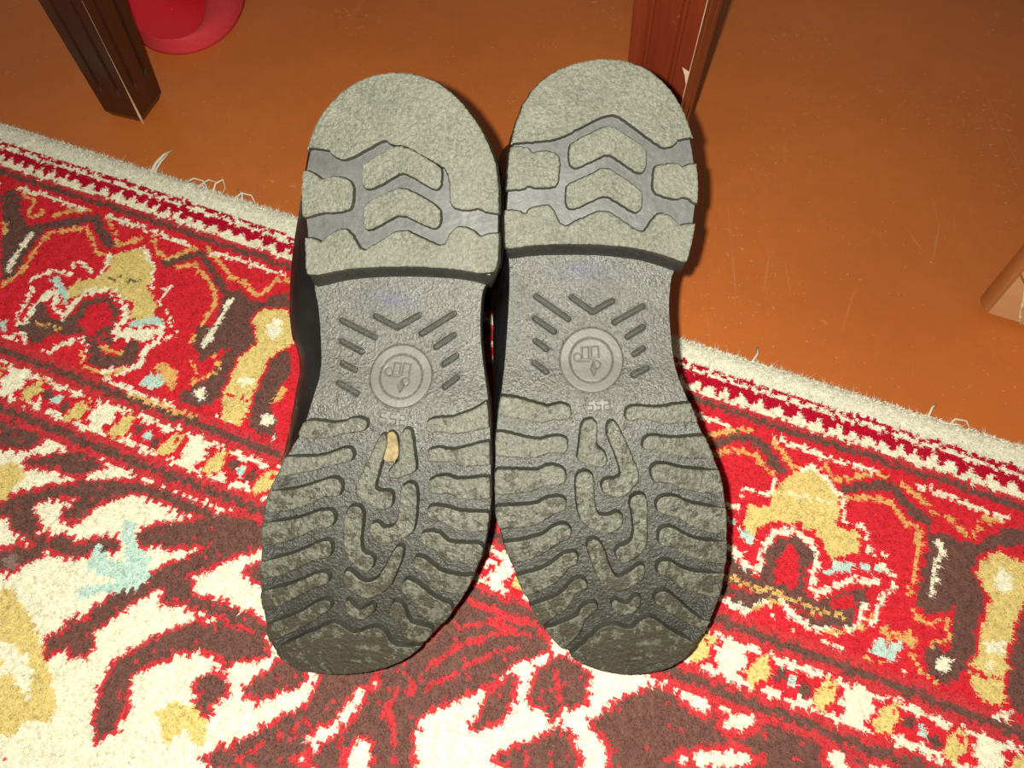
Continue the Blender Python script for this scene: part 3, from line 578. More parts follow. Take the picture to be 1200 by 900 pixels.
shapes = []
for ln in RUG.strip().split('\n'):
    w = ln.split()
    shapes.append((w[0], np.array(list(map(float, w[1:]))).reshape(-1, 2)))
def dil(m, it):
    for k in range(it):
        n = m.copy()
        n[1:] |= m[:-1]; n[:-1] |= m[1:]; n[:, 1:] |= m[:, :-1]; n[:, :-1] |= m[:, 1:]
        if k % 2: n[1:, 1:] |= m[:-1, :-1]; n[:-1, :-1] |= m[1:, 1:]
        m = n
    return m
def mask_of(P):
    lo, hi = P.min(0) - 4, P.max(0) + 4
    j0, j1 = np.searchsorted(uc, lo[0]), np.searchsorted(uc, hi[0])
    i0, i1 = np.searchsorted(vc, lo[1]), np.searchsorted(vc, hi[1])
    m = np.zeros(K.shape, bool)
    if i1 > i0 and j1 > j0:
        m[i0:i1, j0:j1] = inside(P, JU[i0:i1, j0:j1], JV[i0:i1, j0:j1])
    return m
field = VV > 198
vine = np.zeros(K.shape, bool)
for c, P in shapes:
    if c == 'V': vine |= mask_of(P)
vine &= JV > 197.5
d1 = dil(vine, 1)
halo = (d1 | (dil(d1, 1) & (rng.random(K.shape) < .45))) & (VV > 197)
K[halo] = ID['P']; K[vine] = ID['B']
fray = vine & (rng.random(K.shape) < .035)
K[fray] = ID['P']
for c, P in shapes:
    if c == 'V': continue
    m = mask_of(P)
    if c == 'K':
        m &= field
        K[dil(m, 2) & field & (K == ID['B'])] = ID['P']
        K[m] = ID['C']
    elif c == 'Y' and (P[:, 1].mean() < 150):
        K[dil(m, 1) & (K == ID['B'])] = ID['R']
        K[m] = ID['Y']
    elif c == 'B':
        K[dil(m, 1) & (K == ID['Y'])] = ID['R']
        K[m] = ID['B']
    elif c == 'D':
        K[m & (rng.random(K.shape) < .6)] = ID['K']
    else:
        if P[:, 1].mean() < 150: m &= VV < 149
        K[m] = ID[c]
# the repeat goes on past the part that was in view
def take(du, mask):
    global K
    src = np.clip(np.arange(nu) + int(round(du / PITCHK)), 0, nu - 1)
    K = np.where(mask, K[:, src], K)
rowsb = (VV > 34) & (VV < 149)
hidL = np.interp(VV, [23, 55, 84, 113, 151], [-150, -130, -112, -98, -82]); hidR = np.interp(VV, [28, 57, 76, 106, 151], [120, 140, 152, 160, 170])
take(233, rowsb & (UU > hidL) & (UU < 0)); take(-233, rowsb & (UU >= 0) & (UU < hidR))
take(699, rowsb & (UU < -392 + (VV - 30) * .8)); take(-699, rowsb & (UU > 329 + (VV - 30) * .07))
take(300, field & (UU < -300 + np.maximum(0, VV - 160) * .82))
pa, pb = np.array([-131., 352.]), np.array([338., 168.])
dl = (pb - pa) / np.linalg.norm(pb - pa); nl = np.array([-dl[1], dl[0]])
ds = (UU - pa[0]) * nl[0] + (VV - pa[1]) * nl[1]
ru, rv = UU - 2 * ds * nl[0], VV - 2 * ds * nl[1]
rv = np.where(rv < 199, 398 - rv, rv)
ri = np.clip(np.round((rv - v0) / PITCHK - .5).astype(int), 0, nv - 1); rj = np.clip(np.round((ru - u0) / PITCHK - .5).astype(int), 0, nu - 1)
K = np.where(field & (ds > 0), K[ri, rj], K)

ZTOP = .0065          # ground of the pile; tufts stand about 2.5 mm above it
wav = .0006 * np.sin(UU * .021 + 1.3) + .0005 * np.sin(VV * .037 + UU * .009)
kx, ky = rug_w(UU, VV)
edge_drop = np.clip((VV + 14) / 9., 0, 1) ** .5
kz = (ZTOP + wav) * (.25 + .75 * edge_drop)
dye = PAL[K] * (1 + rng.normal(0, .06, K.shape))[..., None]
rug = empty('rug', (float(rug_w(-30, 200)[0]), float(rug_w(-30, 200)[1]), 0))
tag(rug, 'red, cream and brown patterned wool pile rug with a white edge under the boots', 'rug')
rinv = Vector(rug.location)
# backing slab with the knot rows on top
gu = u0 + np.arange(nu + 1) * PITCHK; gv = v0 + np.arange(nv + 1) * PITCHK
GU, GV = np.meshgrid(gu, gv)
gx, gy = rug_w(GU, GV)
gz = (ZTOP + .0006 * np.sin(GU * .021 + 1.3) + .0005 * np.sin(GV * .037 + GU * .009)) * (.25 + .75 * np.clip((GV + 14) / 9., 0, 1) ** .5)
gz += rng.normal(0, .00035, gz.shape)
GP = np.stack([gx - rinv.x, gy - rinv.y, gz], -1).reshape(-1, 3)
ii, jj = np.meshgrid(np.arange(nv), np.arange(nu), indexing='ij')
a_ = (ii * (nu + 1) + jj).reshape(-1)
quads = np.stack([a_, a_ + nu + 1, a_ + nu + 2, a_ + 1], 1)
me = bpy.data.meshes.new('knotted_ground')
me.vertices.add(len(GP) + 4)
cor = [GP[0], GP[nu], GP[(nv) * (nu + 1) + nu], GP[nv * (nu + 1)]]
me.vertices.foreach_set('co', np.vstack([GP, [[c[0], c[1], .0003] for c in cor]]).astype(np.float32).reshape(-1))
# skirt down to the floor along the four sides
bidx = list(range(nu + 1)), [i * (nu + 1) + nu for i in range(nv + 1)], [nv * (nu + 1) + j for j in range(nu, -1, -1)], [i * (nu + 1) for i in range(nv, -1, -1)]
n0 = len(GP)
sk = []
for k, bl in enumerate(bidx): sk.append(list(bl) + [n0 + (k + 1) % 4, n0 + k])
sk.append([n0, n0 + 1, n0 + 2, n0 + 3])
loops = np.concatenate([quads.reshape(-1)] + [np.array(s) for s in sk]).astype(np.int32)
me.loops.add(len(loops)); me.loops.foreach_set('vertex_index', loops)
starts = np.r_[np.arange(0, len(quads) * 4, 4), len(quads) * 4 + np.cumsum([0] + [len(s) for s in sk[:-1]])].astype(np.int32)
me.polygons.add(len(starts)); me.polygons.foreach_set('loop_start', starts)
ca = me.color_attributes.new('dye', 'FLOAT_COLOR', 'CORNER')
cc = np.ones((len(loops), 4), np.float32)
cc[:len(quads) * 4, :3] = np.repeat(dye.reshape(-1, 3), 4, axis=0)
cc[len(quads) * 4:, :3] = DYE['W']
ca.data.foreach_set('color', cc.reshape(-1))
me.materials.append(M_wool)
me.update(calc_edges=True); me.validate()
o = bpy.data.objects.new('knotted_ground', me); col.objects.link(o); o.parent = rug
# pile: leaning tuft blades, every blade in its knot's dye
near = (UU > -450) & (UU < 380)
PER = 8
sel = np.where((near).reshape(-1))[0]
sel = np.repeat(sel, PER)
nb = len(sel)
bx = kx.reshape(-1)[sel]; by = ky.reshape(-1)[sel]; bz = kz.reshape(-1)[sel]
jit = rng.uniform(-.62, .62, (nb, 2)) * PITCHK / 1000.
bx = bx + jit[:, 0]; by = by + jit[:, 1]
edgek = VV.reshape(-1)[sel] < 3.5
hgt = np.where(edgek, rng.uniform(.0004, .0014, nb), rng.uniform(.0007, .0017, nb))
wd = rng.uniform(.00035, .0006, nb)
ang = rng.uniform(0, math.pi, nb)
lean = rng.normal(0, .0011, (nb, 2)) + np.array([.0003, -.0009])
T = np.empty((nb, 3, 3), np.float32)
ca_, sa_ = np.cos(ang) * wd, np.sin(ang) * wd
T[:, 0] = np.stack([bx - ca_ - rinv.x, by - sa_ - rinv.y, bz - .0003], 1)
T[:, 1] = np.stack([bx + ca_ - rinv.x, by + sa_ - rinv.y, bz - .0003], 1)
T[:, 2] = np.stack([bx + lean[:, 0] - rinv.x, by + lean[:, 1] - rinv.y, bz + hgt], 1)
bc = dye.reshape(-1, 3)[sel] * rng.uniform(.90, 1.10, nb)[:, None]
tag(mk_tris('pile', T, np.clip(bc, 0, 1), M_wool, rug), kind='stuff')
# fuzz along the white edge
nf = 9000
fu = rng.uniform(-450, 380, nf); fv = -13.5 + np.abs(rng.normal(0, 3.0, nf))
fx, fy = rug_w(fu, fv)
ln = rng.gamma(2.2, .0011, nf)
dirs = -VD[None, :] * 1.0 + rng.normal(0, .8, (nf, 2))
dirs /= np.linalg.norm(dirs, axis=1, keepdims=True)
wd = .00022
T = np.empty((nf, 3, 3), np.float32)
z0 = .0012 + .004 * np.clip((fv + 14) / 9, 0, 1)
T[:, 0] = np.stack([fx - dirs[:, 1] * wd - rinv.x, fy + dirs[:, 0] * wd - rinv.y, z0], 1)
T[:, 1] = np.stack([fx + dirs[:, 1] * wd - rinv.x, fy - dirs[:, 0] * wd - rinv.y, z0], 1)
T[:, 2] = np.stack([fx + dirs[:, 0] * ln - rinv.x, fy + dirs[:, 1] * ln - rinv.y, np.maximum(.0006, z0 + rng.normal(.0004, .0012, nf))], 1)
tag(mk_tris('edge_fuzz', T, np.tile(np.array(DYE['W']) * .95, (nf, 1)) * rng.uniform(.8, 1.1, (nf, 1)), M_wool, rug), kind='stuff')
# loose threads sticking out of the edge
M_thread = make_plain('cotton_thread', (.66, .62, .48), .9)
for u, pts in ((-291, [(0, -12, 3), (-.5, -20, 5), (1, -29, 6), (3, -37, 4)]), (-289, [(0, -12, 3), (1, -22, 6), (2.5, -30, 7)]), (-262, [(0, -13, 3), (6, -17, 6), (14, -17, 6), (20, -12, 3)]), (-252, [(0, -12, 3), (5, -21, 4), (13, -20, 5), (12, -13, 3)]),
               (-238, [(0, -12, 3), (-1, -18, 6), (4, -22, 8), (8, -17, 6), (7, -12, 3)]), (-221, [(0, -12, 3), (4, -18, 5), (11, -19, 4), (16, -15, 2)]), (-214, [(0, -12, 3), (-3, -18, 4), (-9, -21, 3)]),
               (270, [(0, -12, 3), (1, -19, 6), (3, -23, 5)]), (283, [(0, -12, 3), (2, -16, 6), (9, -18, 5), (13, -13, 3)]), (160, [(0, -13, 2), (2, -20, 3), (1, -26, 2)])):
    P = []
    for a, b, z in pts:
        x, y = rug_w(u + a, b); P.append((x - rinv.x, y - rinv.y, z / 1000.))
    r0 = .0008 if u > -290 else .0013
    V, F = tube(P, [r0, r0, r0 * .8, r0 * .4, r0 * .3][:len(P)], 5)
    mk('loose_thread', V, F, M_thread, rug, True)

# ------------------------------------------------------------------ low table with fluted legs behind the boots
def leg_mesh(w_at, top, dark_end=.028):
    zs = [0, .006, .014, .024, .029, .034, .05, .10, .16, .22, .30, .40, top]
    V, F = [], []
    fr = [-1, -.56, -.50, -.42, -.36, .36, .42, .50, .56]     # along one face; two grooves
    gd = [0, 0, 1, 1, 0, 0, 1, 1, 0]
    for z in zs:
        w = w_at(z)
        if z < .006: w *= .84
        k = 0 if z <= .024 else min(1, (z - .024) / .010)
        for f in range(4):
            c, s = math.cos(f * math.pi / 2), math.sin(f * math.pi / 2)
            for a, g in zip(fr, gd):
                x, y = a * w, -w + g * k * .0022
                V.append((x * c - y * s, x * s + y * c, z))
    n = 36
    for i in range(len(zs) - 1):
        for k in range(n):
            F.append((i * n + k, i * n + (k + 1) % n, (i + 1) * n + (k + 1) % n, (i + 1) * n + k))
    F.append(tuple(range(n))[::-1]); F.append(tuple((len(zs) - 1) * n + k for k in range(n)))
    return V, F
TOPZ = .52
wleg = lambda z: float(np.interp(z, [0, .1, .2, TOPZ], [.0155, .0185, .0218, .031]))
LEG_L = np.array([-0.2951, 0.5165]); LEG_R = np.array([0.0960, 0.4300])
tdir = (LEG_R - LEG_L) / np.linalg.norm(LEG_R - LEG_L)
trot = math.atan2(tdir[1], tdir[0])
tback = np.array([-tdir[1], tdir[0]])
mid = (LEG_L + LEG_R) / 2 + tback * .20
table = empty('low_table', (mid[0], mid[1], 0), trot)
tag(table, 'brown wooden low table with fluted tapering legs standing behind the boots', 'table')
half = np.linalg.norm(LEG_R - LEG_L) / 2
V, F = leg_mesh(wleg, TOPZ)
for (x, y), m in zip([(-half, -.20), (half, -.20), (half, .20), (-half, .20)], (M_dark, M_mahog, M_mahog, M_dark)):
    lg = mk('leg', V, F, m, table)
    lg.location = (x, y, 0)
    lg.rotation_euler[2] = math.radians(-17 if x < 0 else -28) - trot if y < 0 else 0
    if y < 0:
        lg['label'] = 'dark brown fluted leg with a worn pale corner' if x < 0 else 'reddish mahogany fluted leg with a chipped edge'
    if (x, y) == (-half, -.20):
        w0, w1 = wleg(.004), wleg(.05)
        P = [(w0 * .90, -w0 * .90, .0005), (w0 * 1.005, -w0 * 1.005, .008), (wleg(.02) * 1.004, -wleg(.02) * 1.004, .02), (wleg(.036) * 1.002, -wleg(.036) * 1.002, .036), (wleg(.07) * 1.002, -wleg(.07) * 1.002, .07), (wleg(.11) * 1.002, -wleg(.11) * 1.002, .11)]
        V2, F2 = tube(P, [.0010, .0010, .0008, .0003, .00012, .00008], 6)
        mk('worn_corner', V2, F2, M_bare, lg)
    if (x, y) == (half, -.20):
        z = 0.124; w = wleg(z)
        V2 = [(w * .76, -w - .0003, z + .0045), (w * 1.0, -w - .0004, z + .003), (w * .985, -w - .0004, z - .0065), (w * .90, -w - .0003, z - .001), (w * .80, -w + .002, z), (w * .9, -w + .002, z - .004)]
        mk('paint_chip', V2, [(0, 3, 1), (3, 2, 1), (0, 4, 3), (3, 5, 2), (0, 1, 4), (1, 2, 5), (1, 5, 4), (4, 5, 3)], M_bare, lg)
        P = [(wleg(zz) * 1.002, -wleg(zz) * 1.002, zz) for zz in (.03, .08, .14, .2, .3)]
        V2, F2 = tube(P, [.00015, .0003, .0002, .0003, .00015], 5)
        mk('worn_corner', V2, F2, M_bare, lg)
def box(x0, x1, y0, y1, z0, z1):
    V = [(x0, y0, z0), (x1, y0, z0), (x1, y1, z0), (x0, y1, z0), (x0, y0, z1), (x1, y0, z1), (x1, y1, z1), (x0, y1, z1)]
    return V, [(3, 2, 1, 0), (4, 5, 6, 7), (0, 1, 5, 4), (1, 2, 6, 5), (2, 3, 7, 6), (3, 0, 4, 7)]
for a in (box(-half, half, -.21, -.19, TOPZ - .08, TOPZ), box(-half, half, .19, .21, TOPZ - .08, TOPZ), box(-half - .01, -half + .01, -.2, .2, TOPZ - .08, TOPZ), box(half - .01, half + .01, -.2, .2, TOPZ - .08, TOPZ)):
    mk('rail', *a, M_mahog, table)
bx_ = mk('table_top', *box(-half - .05, half + .05, -.25, .25, TOPZ, TOPZ + .022), M_mahog, table)
bv = bx_.modifiers.new('bevel', 'BEVEL'); bv.width = .006; bv.segments = 3

# ------------------------------------------------------------------ furniture board at the right
PB = np.array([0.3097, 0.3202])
board = empty('furniture_board', (PB[0], PB[1], 0), ANG)
tag(board, 'tan veneered furniture board with a rounded orange-brown upright edge on bare floor', 'furniture')
TH_, BW, BH = .017, .42, .48
def prism_rounded():
    prof = []
    r = TH_ / 2
    for k in range(13):
        t = math.pi / 2 + math.pi * k / 12
        prof.append((r * .6 + r * .6 * math.cos(t), r + r * math.sin(t)))
    prof = prof[::-1]
    prof += [(BW, TH_), (BW, 0)][::1]
    # order: from front (y=0) round the left end to the back, then along the right end
    n = len(prof)
    V = [(x, y, .005) for x, y in prof] + [(x, y, BH) for x, y in prof]
    F = [(k, (k + 1) % n, n + (k + 1) % n, n + k) for k in range(n)] + [tuple(range(n))[::-1], tuple(range(n, 2 * n))]
    return V, F
V, F = prism_rounded()
bd = mk('core_board', V, F, M_edge, board, True, 40)
def slab(pts, y0, y1):
    n = len(pts)
    V = [(x, y0, z) for x, z in pts] + [(x, y1, z) for x, z in pts]
    return V, [(k, (k + 1) % n, n + (k + 1) % n, n + k)[::-1] for k in range(n)] + [tuple(range(n)), tuple(range(n, 2 * n))[::-1]]
crack = [(.0245, .0058), (.0230, .010), (.0205, .015), (.0188, .021), (.0160, .028), (.0105, .040)]
mk('veneer', *slab([(.0052, .0060)] + crack[:1] + crack[1:] + [(.0052, .046)], -.0022, .0005), M_tan, board)
mk('veneer', *slab([(.0256, .0045)] + [(BW, .0045), (BW, BH - .002), (.0052, BH - .002), (.0052, .048)] + [(x + .0013, z + .0006) for x, z in crack[::-1]], -.0022, .0005), M_tan, board)
V2, F2 = tube([(x + .0007, -.0012, z) for x, z in crack], [.0007, .0013, .0008, .0015, .0010, .0006], 6)
mk('crack_filler', V2, F2, M_plaster, board)
for x in (.06, .36):
    mk('glide', *box(x, x + .03, .003, .015, 0, .0052), M_edge, board)

# ------------------------------------------------------------------ red slipper behind the dark table leg
def make_slipper(loc, outer, inner):
    root = empty('slipper', loc)
    tag(root, 'red rubber slipper with a glossy footbed and matte rim behind the dark table leg', 'slipper')
    n = 72
    def even(P):
        P = chaikin(P, 2)
        if area2(P) < 0: P = P[::-1]
        P = np.roll(P, -P[:, 1].argmin(), 0)
        Q = np.vstack([P, P[:1]]); d = np.r_[0, np.cumsum(np.linalg.norm(np.diff(Q, axis=0), axis=1))]
        t = np.linspace(0, d[-1], n, endpoint=False)
        return np.stack([np.interp(t, d, Q[:, 0]), np.interp(t, d, Q[:, 1])], 1)
    A, B = even(outer), even(inner)
    c = B.mean(0)
    lev = [(-.10, .0), (-.03, .0025), (0, .005), (.06, .0085), (.25, .0120), (.55, .0145), (.85, .0150), (.97, .0142), (1.0, .0125), (1.02, .0095)]
    V = [(p[0], p[1], z) for k, z in lev for p in (A * (1 - k) + B * k)]
    F = [(i * n + k, i * n + (k + 1) % n, (i + 1) * n + (k + 1) % n, (i + 1) * n + k) for i in range(len(lev) - 1) for k in range(n)]
    F.append(tuple(range(n))[::-1])
    mk('rim', V, F, M_redfoam, root, True)
    V = []
    for q in range(7):
        f = 1.005 - q / 7.
        V += [(c[0] + (p[0] - c[0]) * f, c[1] + (p[1] - c[1]) * f, .0078 + .0030 * f ** 4) for p in B]
    F = [(i * n + k, i * n + (k + 1) % n, (i + 1) * n + (k + 1) % n, (i + 1) * n + k) for i in range(6) for k in range(n)]
    F.append(tuple(6 * n + k for k in range(n)))
    fb = mk('footbed', V, F, M_redgloss, root, True)
    for pts in ([(-.006, .060), (-.006, .082)], [(.000, .060), (.000, .082)], [(-.020, .046), (-.014, .050), (-.010, .046)], [(.006, .046), (.011, .051), (.015, .048), (.016, .041)], [(.004, .068), (.012, .073), (.018, .070)], [(-.022, .066), (-.014, .072)]):
        V2, F2 = tube([(x, y, .0080) for x, y in pts], .0008, 6)
        mk('embossed_mark', V2, F2, M_redgloss, fb, True)
    # broad strap over the toes
    V, F = [], []
    m = 20
    y0, y1 = A[:, 1].min() + .13, A[:, 1].max() - .012
    for i in range(9):
        y = y0 + (y1 - y0) * i / 8
        L_, R_ = A[A[:, 0] < c[0]], A[A[:, 0] >= c[0]]
        xl, xr = L_[np.abs(L_[:, 1] - y).argmin(), 0] + .003, R_[np.abs(R_[:, 1] - y).argmin(), 0] - .003
        h = .052 - .030 * (i / 8) ** 1.6
        for side in (0, 1):
            for k in range(m + 1):
                t = math.pi * k / m
                rr = 1 - .07 * side
                V.append(((xl + xr) / 2 - math.cos(t) * (xr - xl) / 2 * rr, y, .008 + h * rr * math.sin(t)))
    st = 2 * (m + 1)
    for i in range(8):
        for k in range(m):
            F.append((i * st + k, i * st + k + 1, (i + 1) * st + k + 1, (i + 1) * st + k))
            F.append(((i + 1) * st + m + 1 + k, (i + 1) * st + m + 2 + k, i * st + m + 2 + k, i * st + m + 1 + k))
    for i in (0, 8):
        for k in range(m):
            q = (i * st + k, i * st + k + 1, i * st + m + 2 + k, i * st + m + 1 + k)
            F.append(q if i else q[::-1])
    mk('toe_strap', V, F, M_redfoam, root, True, 50)
    return root
make_slipper((-0.2757, 0.5785, 0),
    [(0.0006,-0.0013),(0.0160,0.0019),(0.0283,0.0114),(0.0371,0.0254),(0.0420,0.0430),(0.0438,0.0633),(0.0395,0.0985),(0.0284,0.1483),(0.0077,0.2016),(-0.0180,0.2325),(-0.0488,0.2441),(-0.0779,0.2268),(-0.0875,0.1879),(-0.0829,0.1356),(-0.0613,0.0633),(-0.0448,0.0297),(-0.0301,0.0114),(-0.0161,0.0019)],
    [(-0.0011,-0.0013),(0.0100,0.0018),(0.0174,0.0102),(0.0206,0.0231),(0.0200,0.0417),(0.0141,0.0734),(0.0023,0.1214),(-0.0133,0.1596),(-0.0327,0.1794),(-0.0508,0.1728),(-0.0575,0.1403),(-0.0552,0.0970),(-0.0448,0.0450),(-0.0355,0.0198),(-0.0259,0.0081),(-0.0139,0.0008)])

